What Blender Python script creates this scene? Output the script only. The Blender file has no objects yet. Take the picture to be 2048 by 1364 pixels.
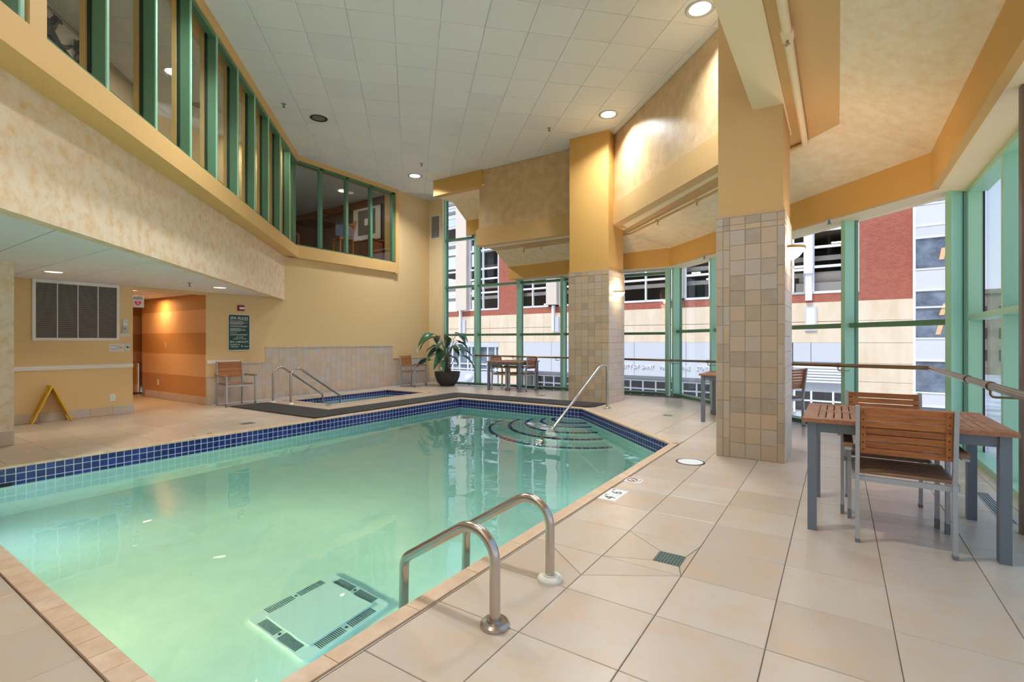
import bpy, bmesh, math, random
from mathutils import Vector, Matrix
from mathutils.geometry import tessellate_polygon
random.seed(7)
C = bpy.context.scene.collection
SC = bpy.context.scene
PI = math.pi
def srgb(r, g, b):
    f = lambda c: (c/255/12.92) if c/255 <= .04045 else ((c/255+.055)/1.055)**2.4
    return (f(r), f(g), f(b), 1)

# ---------------------------------------------------------------- camera
CAM = (0, 0, 1.27); FPX = 984.5; YAW = math.radians(33.5)
cd = bpy.data.cameras.new('camera'); cam = bpy.data.objects.new('camera', cd); C.objects.link(cam)
cam.location = CAM; cam.rotation_euler = (PI/2, 0, YAW)
cd.sensor_width = 36; cd.lens = 36*FPX/2048; cd.clip_end = 500; cd.clip_start = .02
SC.camera = cam
# ---------------------------------------------------------------- world, exposure
SC.view_settings.view_transform = 'Standard'; SC.view_settings.look = 'None'
SC.view_settings.gamma = 1; SC.view_settings.use_curve_mapping = False
SC.view_settings.exposure = 0.06
w = bpy.data.worlds.new('sky'); SC.world = w; w.use_nodes = True
nt = w.node_tree; nt.nodes.clear()
tc = nt.nodes.new('ShaderNodeTexCoord'); sx = nt.nodes.new('ShaderNodeSeparateXYZ')
rp = nt.nodes.new('ShaderNodeValToRGB'); bg = nt.nodes.new('ShaderNodeBackground'); wo = nt.nodes.new('ShaderNodeOutputWorld')
nt.links.new(tc.outputs['Generated'], sx.inputs[0]); nt.links.new(sx.outputs['Z'], rp.inputs[0])
rp.color_ramp.elements[0].position = 0.0; rp.color_ramp.elements[0].color = srgb(226, 233, 248)
rp.color_ramp.elements[1].position = .45; rp.color_ramp.elements[1].color = srgb(160, 194, 244)
nt.links.new(rp.outputs[0], bg.inputs[0]); bg.inputs[1].default_value = 1.4
nt.links.new(bg.outputs[0], wo.inputs[0])

sun = bpy.data.lights.new('hazy_sun', 'SUN'); sun.energy = 3.3; sun.angle = math.radians(25); sun.color = (1, .97, .92)
so_ = bpy.data.objects.new('hazy_sun', sun); C.objects.link(so_); so_.rotation_euler = Vector((.25, 1.0, -1.5)).to_track_quat('-Z', 'Y').to_euler()
# ---------------------------------------------------------------- lamps of the room, with added fill lamps among them
def area(name, loc, size, power, col, rot=(0, 0, 0), sy=None):
    l = bpy.data.lights.new(name, 'AREA'); l.energy = power; l.color = col
    l.shape = 'DISK' if sy is None else 'RECTANGLE'; l.size = size
    if sy: l.size_y = sy
    o = bpy.data.objects.new(name, l); C.objects.link(o); o.location = loc; o.rotation_euler = rot; return o
def point(name, loc, power, col, r=.05):
    l = bpy.data.lights.new(name, 'POINT'); l.energy = power; l.color = col; l.shadow_soft_size = r
    o = bpy.data.objects.new(name, l); C.objects.link(o); o.location = loc; return o
WARM = (1, .93, .82); NEUT = (.92, .96, 1)
CEILING_FILLS = [-8.2, -5.8, -3.4, -1.4]      # added fill lamps behind the camera, out of view, brightening the ceiling
for x in CEILING_FILLS: area('ceiling_fill_lamp', (x, -4.55, 2.55), .5, 330, (.78, .88, 1), (math.radians(180-42), 0, math.radians(20))).data.spread = math.radians(125)
HIGH_LIGHTS = [(-9.08, 9.19), (-3.59, 8.70), (-1.47, 6.58)]
DARK_LIGHT = (-8.25, 5.79)
for x, y in HIGH_LIGHTS + [(-5.5, 3.2), (-2.2, 2.2), (-5.6, .2)]:  # listed extras have no fixture; added as fill from out of view
    area('downlight_and_fill_lamp', (x, y, 5.49), .34, 66, NEUT).data.spread = math.radians(135)
LOW_LIGHTS = [(-9.13, 2.2), (-9.3, 4.5)]
for x, y in LOW_LIGHTS: area('soffit_lamp', (x, y, 2.19), .2, 6, WARM).data.spread = math.radians(100)
area('alcove_lamp', (-12.2, 4.45, 2.17), .12, 16, (1, .62, .28))
area('corridor_lamp', (-11.6, 3.8, 2.17), .12, 7, (1, .75, .45)).data.spread = math.radians(110)
MEZZ_LIGHTS = [(-12.45, 7.7), (-11.45, 8.8), (-8.57, 3.47)]
for x, y in MEZZ_LIGHTS + [(-6.6, 1.5), (-9.9, 5.6)]: area('lounge_and_fill_lamp', (x, y, 5.37), .2, 15 if y < 6 else 8, (1, .92, .8))  # listed extras have no fixture; added to brighten the lounge
# warm pool lamp sits at its lens; white ones are hidden added fill
area('pool_lamp_warm', (-4.0, .86, -.62), .3, 190, (1, .66, .31), (math.radians(50), 0, math.radians(8))).data.spread = math.radians(135)
for loc, rz in (((-1.8, 3.4, -.7), 90), ((-1.8, 1.6, -.7), 90), ((-1.8, 5.2, -.7), 90), ((-6.0, .87, -.7), 0)):
    area('pool_fill_lamp', loc, .3, 11, (1, .98, .95), (math.radians(80), 0, math.radians(rz)))
area('spa_lamp', (-8.55, 7.6, -.5), .25, 4, (.9, .95, 1), (math.radians(80), 0, math.radians(90)))

# ---------------------------------------------------------------- materials
def mat(name, col, rough=.6, metal=0, var=None, scale=4, detail=4, bump=0, bscale=60, rnd=None, stretch=None, emit=0, contrast=(.35, .65), spec=.5, aniso=None):
    """col base; var second colour mixed by noise; rnd list of colours picked per object"""
    m = bpy.data.materials.new(name); m.use_nodes = True; t = m.node_tree; n = t.nodes; L = t.links
    b = n['Principled BSDF']; b.inputs['Roughness'].default_value = rough; b.inputs['Metallic'].default_value = metal
    b.inputs['Specular IOR Level'].default_value = spec
    src = None
    if rnd:
        oi = n.new('ShaderNodeObjectInfo'); r = n.new('ShaderNodeValToRGB')
        el = r.color_ramp.elements; r.color_ramp.interpolation = 'LINEAR'
        cs = [col] + list(rnd)
        el[0].color = cs[0]; el[0].position = 0; el[1].color = cs[-1]; el[1].position = 1
        for i in range(1, len(cs)-1):
            e = el.new(i/(len(cs)-1)); e.color = cs[i]
        L.new(oi.outputs['Random'], r.inputs[0]); src = r.outputs[0]
    if var or bump:
        g = n.new('ShaderNodeNewGeometry'); mp = n.new('ShaderNodeMapping')
        L.new(g.outputs['Position'], mp.inputs[0])
        if stretch: mp.inputs['Scale'].default_value = stretch
    if var:
        nz = n.new('ShaderNodeTexNoise'); nz.inputs['Scale'].default_value = scale; nz.inputs['Detail'].default_value = detail
        nz.inputs['Roughness'].default_value = .65
        L.new(mp.outputs[0], nz.inputs['Vector'])
        r2 = n.new('ShaderNodeMapRange'); r2.inputs[1].default_value = contrast[0]; r2.inputs[2].default_value = contrast[1]
        L.new(nz.outputs[0], r2.inputs[0])
        mx = n.new('ShaderNodeMix'); mx.data_type = 'RGBA'
        L.new(r2.outputs[0], mx.inputs[0])
        if src: L.new(src, mx.inputs[6])
        else: mx.inputs[6].default_value = col
        mx.inputs[7].default_value = var
        if rnd: 
            mu = n.new('ShaderNodeMath'); mu.operation = 'MULTIPLY'; mu.inputs[1].default_value = .85
            L.new(r2.outputs[0], mu.inputs[0]); L.new(mu.outputs[0], mx.inputs[0])
        src = mx.outputs[2]
    if src: L.new(src, b.inputs['Base Color'])
    else: b.inputs['Base Color'].default_value = col
    if bump:
        nb = n.new('ShaderNodeTexNoise'); nb.inputs['Scale'].default_value = bscale; nb.inputs['Detail'].default_value = 3
        L.new(mp.outputs[0], nb.inputs['Vector'])
        bp = n.new('ShaderNodeBump'); bp.inputs['Strength'].default_value = bump; bp.inputs['Distance'].default_value = .01
        L.new(nb.outputs[0], bp.inputs['Height']); L.new(bp.outputs[0], b.inputs['Normal'])
    if emit:
        b.inputs['Emission Color'].default_value = col; b.inputs['Emission Strength'].default_value = emit
    return m
def glass_mat(name, tint=(1, 1, 1, 1), f0=.06):
    m = bpy.data.materials.new(name); m.use_nodes = True; t = m.node_tree; n = t.nodes; L = t.links; n.clear()
    o = n.new('ShaderNodeOutputMaterial'); mx = n.new('ShaderNodeMixShader'); tr = n.new('ShaderNodeBsdfTransparent'); gl = n.new('ShaderNodeBsdfGlossy')
    tr.inputs[0].default_value = tint; gl.inputs['Roughness'].default_value = 0
    g = n.new('ShaderNodeNewGeometry'); d = n.new('ShaderNodeVectorMath'); d.operation = 'DOT_PRODUCT'
    L.new(g.outputs['Normal'], d.inputs[0]); L.new(g.outputs['Incoming'], d.inputs[1])
    def mt(op, a, b=None):
        k = n.new('ShaderNodeMath'); k.operation = op
        for i, v in enumerate((a, b)):
            if v is None: continue
            if isinstance(v, (int, float)): k.inputs[i].default_value = v
            else: L.new(v, k.inputs[i])
        return k.outputs[0]
    x = mt('ABSOLUTE', d.outputs['Value']); x = mt('SUBTRACT', 1, x); x = mt('POWER', x, 5); x = mt('MULTIPLY', x, 1-f0); x = mt('ADD', x, f0); x = mt('MULTIPLY', x, .6)
    L.new(x, mx.inputs[0]); L.new(tr.outputs[0], mx.inputs[1]); L.new(gl.outputs[0], mx.inputs[2]); L.new(mx.outputs[0], o.inputs[0])
    return m
def water_mat(name, acol, dens):
    m = bpy.data.materials.new(name); m.use_nodes = True; t = m.node_tree; n = t.nodes; L = t.links; n.clear()
    o = n.new('ShaderNodeOutputMaterial'); g = n.new('ShaderNodeBsdfGlass'); g.inputs['IOR'].default_value = 1.33; g.inputs['Roughness'].default_value = 0
    nz = n.new('ShaderNodeTexNoise'); nz.inputs['Scale'].default_value = 2.2; nz.inputs['Detail'].default_value = 2
    ge = n.new('ShaderNodeNewGeometry'); L.new(ge.outputs['Position'], nz.inputs['Vector'])
    bp = n.new('ShaderNodeBump'); bp.inputs['Strength'].default_value = .035; bp.inputs['Distance'].default_value = .1
    L.new(nz.outputs[0], bp.inputs['Height']); L.new(bp.outputs[0], g.inputs['Normal'])
    va = n.new('ShaderNodeVolumeAbsorption'); va.inputs['Color'].default_value = acol; va.inputs['Density'].default_value = dens
    L.new(g.outputs[0], o.inputs[0]); L.new(va.outputs[0], o.inputs['Volume'])
    return m
M = {}
M['tan'] = mat('tan_paint', srgb(230, 197, 144), .75, bump=.05, bscale=90)
M['amber'] = mat('amber_paint', srgb(212, 166, 92), .7, bump=.05, bscale=90)
M['beam'] = mat('soft_tan_paint', srgb(210, 172, 114), .7, bump=.05, bscale=90)
M['sill'] = mat('ledge_paint', srgb(224, 182, 116), .65, bump=.04)
M['cream'] = mat('smooth_cream_paint', srgb(238, 216, 172), .7, bump=.04)
M['mottle'] = mat('mottled_cream_wallcovering', srgb(240, 219, 192), .75, var=srgb(226, 182, 122), scale=8.5, detail=12, bump=.22, bscale=30, contrast=(.44, .74))
M['mottle2'] = mat('mottled_tan_wallcovering', srgb(216, 186, 142), .42, var=srgb(190, 154, 106), scale=5, detail=9, bump=.15, bscale=35, contrast=(.35, .75))
M['mottle3'] = mat('streaked_cream_wallcovering', srgb(244, 228, 196), .75, var=srgb(230, 198, 142), scale=4, detail=10, bump=.3, bscale=22, contrast=(.4, .85), stretch=(1.6, 1.6, 5))
M['white'] = mat('white_paint', srgb(236, 234, 230), .5)
M['ceil'] = mat('ceiling_tile_white', srgb(238, 239, 240), .85, bump=.25, bscale=160, rnd=[srgb(242, 242, 243), srgb(234, 235, 237)])
M['grid'] = mat('ceiling_grid_white', srgb(218, 219, 221), .6)
M['green'] = mat('green_aluminium', srgb(154, 204, 174), .38)
M['green_dk'] = mat('dark_shaded_green', srgb(86, 128, 96), .4)  # darker copy of the frame green, shade of mullion sides put into the colour
M['gasket'] = mat('black_gasket', srgb(24, 26, 26), .6)
M['grout'] = mat('floor_grout', srgb(120, 100, 84), .9)
M['ftile'] = mat('floor_porcelain', srgb(206, 192, 174), .3, var=srgb(204, 170, 136), scale=4, detail=12, bump=.09, bscale=22, rnd=[srgb(194, 177, 158), srgb(210, 196, 180)], contrast=(.46, .78))
M['coping'] = mat('coping_tile', srgb(222, 194, 164), .45, var=srgb(205, 172, 138), scale=9, rnd=[srgb(215, 186, 156), srgb(228, 204, 178)])
M['wtile'] = mat('wall_stone_tile', srgb(218, 196, 170), .45, var=srgb(190, 182, 178), scale=9, detail=6, bump=.12, bscale=40, rnd=[srgb(204, 182, 156), srgb(214, 190, 164), srgb(204, 194, 186), srgb(220, 190, 156)], contrast=(.45, .8))
M['ctile'] = mat('column_stone_tile', srgb(192, 172, 148), .42, var=srgb(182, 168, 152), scale=9, detail=6, bump=.12, bscale=40, rnd=[srgb(168, 150, 128), srgb(194, 168, 136), srgb(186, 172, 158), srgb(196, 168, 134), srgb(176, 156, 132)], contrast=(.45, .85))
M['cgrout'] = mat('stone_grout', srgb(192, 172, 148), .9)
M['ptile'] = mat('cobalt_tile', srgb(26, 34, 112), .12, rnd=[srgb(20, 28, 100), srgb(36, 48, 132)])
M['pgrout'] = mat('pool_grout', srgb(200, 214, 216), .8)
M['plaster'] = mat('pool_plaster', srgb(206, 228, 224), .85, var=srgb(196, 220, 216), scale=3)
M['steel'] = mat('brushed_stainless', srgb(196, 186, 176), .24, 1, bump=.05, bscale=120)
M['chrome'] = mat('chrome', srgb(210, 205, 200), .12, 1)
M['bronze'] = mat('bronze_rail', srgb(150, 124, 92), .3, 1)
M['alu'] = mat('grey_aluminium', srgb(176, 180, 184), .38, .25)
M['steelgrey'] = mat('slate_grey_enamel', srgb(112, 122, 132), .4, .1)
M['greyfoot'] = mat('grey_foot', srgb(120, 124, 128), .6)
M['teak'] = mat('teak_slat', srgb(184, 114, 60), .5, var=srgb(104, 54, 24), scale=4, detail=10, stretch=(1.6, 16, 16), rnd=[srgb(190, 120, 60), srgb(162, 96, 50)], contrast=(.4, .8))
M['teak_top'] = mat('weathered_teak', srgb(188, 140, 112), .5, var=srgb(140, 92, 68), scale=5, detail=8, stretch=(14, 2.2, 14), rnd=[srgb(194, 140, 104), srgb(172, 116, 84)])
M['teak_seat'] = mat('weathered_seat_teak', srgb(170, 130, 96), .55, var=srgb(128, 92, 62), scale=5, detail=8, stretch=(2.2, 14, 14), rnd=[srgb(160, 122, 92)])
M['black'] = mat('matte_black', srgb(30, 30, 32), .6)
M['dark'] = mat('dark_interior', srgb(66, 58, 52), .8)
M['yellow'] = mat('yellow_plastic', srgb(222, 178, 24), .35)
M['red'] = mat('red_plastic', srgb(150, 34, 34), .35)
M['pink'] = mat('pink_print', srgb(226, 88, 126), .5)
M['signgreen'] = mat('dark_green_sign', srgb(24, 72, 66), .4)
M['signwhite'] = mat('white_print', srgb(238, 240, 238), .5)
M['brass'] = mat('brass', srgb(198, 150, 84), .3, 1)
M['lamp'] = mat('lamp_lens', (1, .97, .9, 1), .5, emit=3)
M['lampw'] = mat('warm_lamp_lens', (1, .84, .6, 1), .5, emit=4)
M['sconce'] = mat('sconce_glass', (1, .86, .66, 1), .4, emit=6)
M['dimlens'] = mat('unlit_lens', srgb(120, 120, 120), .3)
M['leaf'] = mat('leaf_green', srgb(38, 78, 52), .3, var=srgb(70, 112, 84), scale=7, rnd=[srgb(30, 66, 46), srgb(66, 104, 84), srgb(48, 92, 40)])
M['stem'] = mat('stem_green', srgb(92, 116, 84), .5, rnd=[srgb(120, 96, 70), srgb(92, 116, 84)])
M['soil'] = mat('soil', srgb(54, 40, 30), .95, bump=.4)
M['pot'] = mat('charcoal_pot', srgb(58, 56, 56), .65, bump=.1)
M['brown'] = mat('brown_wall', srgb(84, 58, 42), .7)
M['darkwood'] = mat('dark_walnut', srgb(46, 32, 26), .35)
M['brownw'] = mat('brown_wood', srgb(120, 66, 38), .45, var=srgb(92, 48, 26), scale=4, stretch=(1, 1, 6))
M['stripe_dk'] = mat('stripe_dark_tan', srgb(206, 152, 92), .7)
M['stripe_lt'] = mat('stripe_light_tan', srgb(234, 186, 134), .7)
M['glass'] = glass_mat('window_glass')
M['mglass'] = glass_mat('lounge_glass', (.88, .91, .88, 1))
M['water'] = water_mat('pool_water', srgb(142, 221, 220), .34)
M['spawater'] = water_mat('spa_water', srgb(170, 215, 240), .4)
M['rubber'] = mat('black_rubber', srgb(50, 48, 48), .7)
M['rubber2'] = mat('black_rubber_rib', srgb(74, 72, 72), .65)
M['artpaper'] = mat('pale_art_paper', srgb(206, 196, 180), .7)
M['artgrey'] = mat('grey_art_print', srgb(96, 90, 84), .7)
M['artdark'] = mat('dark_art_print', srgb(58, 50, 52), .7, var=srgb(34, 28, 30), scale=4)

# ---------------------------------------------------------------- mesh helpers
class MB:
    def __init__(s): s.v = []; s.f = []
    def ob(s, o, a, b, c):
        o, a, b, c = Vector(o), Vector(a), Vector(b), Vector(c)
        if a.cross(b).dot(c) < 0: a, b = b, a
        i = len(s.v)
        for p in (o, o+a, o+a+b, o+b, o+c, o+a+c, o+a+b+c, o+b+c): s.v.append(tuple(p))
        for q in ((3, 2, 1, 0), (4, 5, 6, 7), (0, 1, 5, 4), (1, 2, 6, 5), (2, 3, 7, 6), (3, 0, 4, 7)): s.f.append(tuple(i+k for k in q))
        return s
    def box(s, x0, x1, y0, y1, z0, z1): return s.ob((x0, y0, z0), (x1-x0, 0, 0), (0, y1-y0, 0), (0, 0, z1-z0))
    def cbox(s, c, d, rz=0):
        ex = Vector((math.cos(rz), math.sin(rz), 0)); ey = Vector((-math.sin(rz), math.cos(rz), 0))
        o = Vector(c)-ex*d[0]/2-ey*d[1]/2-Vector((0, 0, d[2]/2))
        return s.ob(o, ex*d[0], ey*d[1], (0, 0, d[2]))
    def tile(s, a0, a1, b0, b1, t, ch=.003, z=0):
        """chamfered slab in local xy, from z to z+t"""
        i = len(s.v)
        for x, y, h in ((a0, b0, z), (a1, b0, z), (a1, b1, z), (a0, b1, z), (a0, b0, z+t-ch), (a1, b0, z+t-ch), (a1, b1, z+t-ch), (a0, b1, z+t-ch),
                        (a0+ch, b0+ch, z+t), (a1-ch, b0+ch, z+t), (a1-ch, b1-ch, z+t), (a0+ch, b1-ch, z+t)): s.v.append((x, y, h))
        for q in ((3, 2, 1, 0), (0, 1, 5, 4), (1, 2, 6, 5), (2, 3, 7, 6), (3, 0, 4, 7), (4, 5, 9, 8), (5, 6, 10, 9), (6, 7, 11, 10), (7, 4, 8, 11), (8, 9, 10, 11)): s.f.append(tuple(i+k for k in q))
        return s
    def prism(s, poly, z0, z1):
        a = sum(poly[k][0]*poly[(k+1) % len(poly)][1]-poly[(k+1) % len(poly)][0]*poly[k][1] for k in range(len(poly)))
        if a < 0: poly = poly[::-1]
        n = len(poly); i = len(s.v)
        for p in poly: s.v.append((p[0], p[1], z0))
        for p in poly: s.v.append((p[0], p[1], z1))
        s.f.append(tuple(i+k for k in reversed(range(n)))); s.f.append(tuple(i+n+k for k in range(n)))
        for k in range(n): s.f.append((i+k, i+(k+1) % n, i+n+(k+1) % n, i+n+k))
        return s
    def extr(s, prof, vec):
        vec = Vector(vec); n = len(prof); i = len(s.v)
        P = [Vector(p) for p in prof]
        nrm = Vector((0, 0, 0))
        for k in range(n): nrm += P[k].cross(P[(k+1) % n])
        if nrm.dot(vec) < 0: P.reverse()
        for p in P: s.v.append(tuple(p))
        for p in P: s.v.append(tuple(p+vec))
        s.f.append(tuple(i+k for k in reversed(range(n)))); s.f.append(tuple(i+n+k for k in range(n)))
        for k in range(n): s.f.append((i+k, i+(k+1) % n, i+n+(k+1) % n, i+n+k))
        return s
    def tube(s, pts, r, seg=12, cap=True):
        P = [Vector(p) for p in pts]; n = len(P); rings = []
        up = None
        for k in range(n):
            t = (P[min(k+1, n-1)]-P[max(k-1, 0)]).normalized()
            if up is None:
                up = Vector((0, 0, 1)) if abs(t.z) < .9 else Vector((1, 0, 0))
            a = (up-t*up.dot(t)).normalized(); up = a; b = t.cross(a)
            rr = r[k] if isinstance(r, (list, tuple)) else r
            i = len(s.v); rings.append(i)
            for q in range(seg):
                an = 2*PI*q/seg; s.v.append(tuple(P[k]+a*math.cos(an)*rr+b*math.sin(an)*rr))
        for k in range(n-1):
            i, j = rings[k], rings[k+1]
            for q in range(seg): s.f.append((i+q, i+(q+1) % seg, j+(q+1) % seg, j+q))
        if cap:
            s.f.append(tuple(rings[0]+q for q in reversed(range(seg)))); s.f.append(tuple(rings[-1]+q for q in range(seg)))
        return s
    def lathe(s, prof, c=(0, 0, 0), seg=24, a0=0, a1=2*PI):
        full = abs(a1-a0-2*PI) < 1e-6; m = seg if full else seg+1; i = len(s.v); n = len(prof)
        for q in range(m):
            an = a0+(a1-a0)*q/seg
            for r, z in prof: s.v.append((c[0]+r*math.cos(an), c[1]+r*math.sin(an), c[2]+z))
        for q in range(seg):
            q2 = (q+1) % m
            for k in range(n-1): s.f.append((i+q*n+k, i+q2*n+k, i+q2*n+k+1, i+q*n+k+1))
        return s
    def mesh(s, name, m, smooth=False):
        me = bpy.data.meshes.new(name); me.from_pydata(s.v, [], s.f); me.materials.append(m)
        if smooth:
            me.polygons.foreach_set('use_smooth', [True]*len(me.polygons))
            try: me.set_sharp_from_angle(angle=math.radians(38))
            except Exception: pass
        me.update(); return me
    def build(s, name, m, parent=None, smooth=False, loc=(0, 0, 0), rz=0):
        return link(name, s.mesh(name, m, smooth), parent, loc, rz)
def link(name, me, parent=None, loc=(0, 0, 0), rz=0, scale=None, rot=None):
    o = bpy.data.objects.new(name, me); C.objects.link(o); o.parent = parent; o.location = loc
    o.rotation_euler = rot if rot else (0, 0, rz)
    if scale: o.scale = scale
    return o
def thing(name, label, cat, loc=(0, 0, 0), rz=0, group=None):
    o = bpy.data.objects.new(name, None); C.objects.link(o); o.location = loc; o.rotation_euler = (0, 0, rz); o.empty_display_size = .1
    return tag(o, label, cat, group)
def tag(o, label, cat, group=None):
    o['label'] = label; o['category'] = cat
    if group: o['group'] = group
    return o
def struct(o): o['kind'] = 'structure'; return o
def sroot(name, loc=(0, 0, 0), rz=0):
    o = bpy.data.objects.new(name, None); C.objects.link(o); o.location = loc; o.rotation_euler = (0, 0, rz); return struct(o)
def copy_tree(o, parent=None):
    c = o.copy(); C.objects.link(c)
    if parent: c.parent = parent
    for ch in list(o.children): copy_tree(ch, c)
    return c
def dup(root, loc, rz, label, group=None):
    r = copy_tree(root); r.location = loc; r.rotation_euler = (0, 0, rz); r['label'] = label
    if group: r['group'] = group
    return r
def fillet(pts, rad, n=7):
    P = [Vector(p) for p in pts]; out = [P[0]]
    for k in range(1, len(P)-1):
        a = (P[k-1]-P[k]); b = (P[k+1]-P[k]); la, lb = a.length, b.length; a.normalize(); b.normalize()
        ang = a.angle(b); r = rad[k-1] if isinstance(rad, (list, tuple)) else rad
        d = min(r/math.tan(ang/2), la*.48, lb*.48); r2 = d*math.tan(ang/2)
        cen = P[k]+(a+b).normalized()*(r2/math.sin(ang/2))
        p0 = P[k]+a*d; p1 = P[k]+b*d; v0 = p0-cen; v1 = p1-cen; th = v0.angle(v1)
        for q in range(n+1):
            t = q/n; out.append(cen+(v0*math.sin((1-t)*th)+v1*math.sin(t*th))/math.sin(th))
    out.append(P[-1]); return out
def text_mesh(body, size, m, ext=.002, align='CENTER', sx=1.0):
    cu = bpy.data.curves.new('lettering', 'FONT'); cu.body = body; cu.size = size; cu.extrude = ext; cu.align_x = align; cu.align_y = 'CENTER'; cu.resolution_u = 2
    o = bpy.data.objects.new('lettering', cu); C.objects.link(o)
    dg = bpy.context.evaluated_depsgraph_get(); dg.update()
    me = bpy.data.meshes.new_from_object(o.evaluated_get(dg)); bpy.data.objects.remove(o); bpy.data.curves.remove(cu)
    me.materials.clear(); me.materials.append(m)
    if sx != 1: me.transform(Matrix.Diagonal((sx, 1, 1, 1)))
    return me
S2 = math.sqrt(.5)
E45 = Vector((-S2, S2, 0)); N45 = Vector((S2, S2, 0))          # along / out of the diagonal planes
def on45(c, t): return Vector((c/2, c/2, 0))+E45*t              # point of line x+y=c
def t45(x, y): return (y-x)*S2
# projection, used only to rank repeated pieces by how large the photograph shows them
def seen(p):
    x, y, z = p; d = -x*math.sin(YAW)+y*math.cos(YAW); l = x*math.cos(YAW)+y*math.sin(YAW)
    if d < .1: return 1e9
    u = 1024+FPX*l/d; v = 682-FPX*(z-1.27)/d
    return d if (-60 < u < 2108 and -60 < v < 1424) else 1e6+d
# convex clipping
def clip(poly, a, b, c):   # keep a*x+b*y<=c
    out = []
    for i in range(len(poly)):
        p, q = poly[i], poly[(i+1) % len(poly)]; dp = a*p[0]+b*p[1]-c; dq = a*q[0]+b*q[1]-c
        if dp <= 0: out.append(p)
        if (dp < 0 < dq) or (dq < 0 < dp):
            t = dp/(dp-dq); out.append((p[0]+(q[0]-p[0])*t, p[1]+(q[1]-p[1])*t))
    return out
def parea(p): return abs(sum(p[i][0]*p[(i+1) % len(p)][1]-p[(i+1) % len(p)][0]*p[i][1] for i in range(len(p))))/2
def clip_all(poly, hs):
    for h in hs:
        if len(poly) < 3: return []
        poly = clip(poly, *h)
    return poly if len(poly) >= 3 and parea(poly) > .002 else []
def subtract(poly, hs):
    out = []; cur = poly
    for a, b, c in hs:
        o = clip(cur, -a, -b, -c)
        if len(o) >= 3 and parea(o) > .0025: out.append(o)
        cur = clip(cur, a, b, c)
        if len(cur) < 3: break
    return out
def half(poly):   # half planes of a convex ccw polygon
    hs = []
    for i in range(len(poly)):
        p, q = poly[i], poly[(i+1) % len(poly)]; a, b = q[1]-p[1], -(q[0]-p[0]); hs.append((a, b, a*p[0]+b*p[1]))
    return hs
def shrink(poly, g):
    a = sum(poly[k][0]*poly[(k+1) % len(poly)][1]-poly[(k+1) % len(poly)][0]*poly[k][1] for k in range(len(poly)))
    if a < 0: poly = poly[::-1]
    hs = []
    for (a, b, c) in half(poly):
        l = math.hypot(a, b)
        if l > 1e-6: hs.append((a/l, b/l, c/l-g))
    return clip_all(poly, hs)
def slab_prism(mb, poly, z0, z1, ch=.0025):
    """bevelled polygon slab, finished face at z1 (either up or down)"""
    a = sum(poly[k][0]*poly[(k+1) % len(poly)][1]-poly[(k+1) % len(poly)][0]*poly[k][1] for k in range(len(poly)))
    if a < 0: poly = poly[::-1]
    inn = shrink(poly, ch); up = 1 if z1 > z0 else -1
    if len(inn) != len(poly): return mb.prism(poly, min(z0, z1), max(z0, z1))
    # match start vertex
    k0 = min(range(len(inn)), key=lambda k: (inn[k][0]-poly[0][0])**2+(inn[k][1]-poly[0][1])**2); inn = inn[k0:]+inn[:k0]
    n = len(poly); i = len(mb.v)
    for p in poly: mb.v.append((p[0], p[1], z0))
    for p in poly: mb.v.append((p[0], p[1], z1-up*ch))
    for p in inn: mb.v.append((p[0], p[1], z1))
    fs = [tuple(i+k for k in reversed(range(n))), tuple(i+2*n+k for k in range(n))]
    for r in (0, 1):
        for k in range(n): fs.append((i+r*n+k, i+r*n+(k+1) % n, i+(r+1)*n+(k+1) % n, i+(r+1)*n+k))
    if up < 0: fs = [tuple(reversed(f)) for f in fs]
    mb.f += fs; return mb
_pc = {}
def pieces(parent, name, polys, z0, z1, m, limit=295):
    """polys laid flat as single part objects, nearest in view first; what is past the limit joined"""
    def key(p):
        x = sum(q[0] for q in p)/len(p); y = sum(q[1] for q in p)/len(p); return seen((x, y, z1))
    polys = sorted(polys, key=key); rest = MB(); nrest = 0
    for k, p in enumerate(polys):
        if k < limit:
            x = sum(q[0] for q in p)/len(p); y = sum(q[1] for q in p)/len(p)
            loc = [(round(q[0]-x, 4), round(q[1]-y, 4)) for q in p]
            kk = (name, m.name, z0, z1, tuple(loc))
            if kk not in _pc: _pc[kk] = slab_prism(MB(), loc, z0, z1).mesh(name, m)
            link(name, _pc[kk], parent, (x, y, 0))
        else: slab_prism(rest, p, z0, z1); nrest += 1
    if nrest:
        o = rest.build(name, m, parent); o['kind'] = 'stuff'
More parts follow.
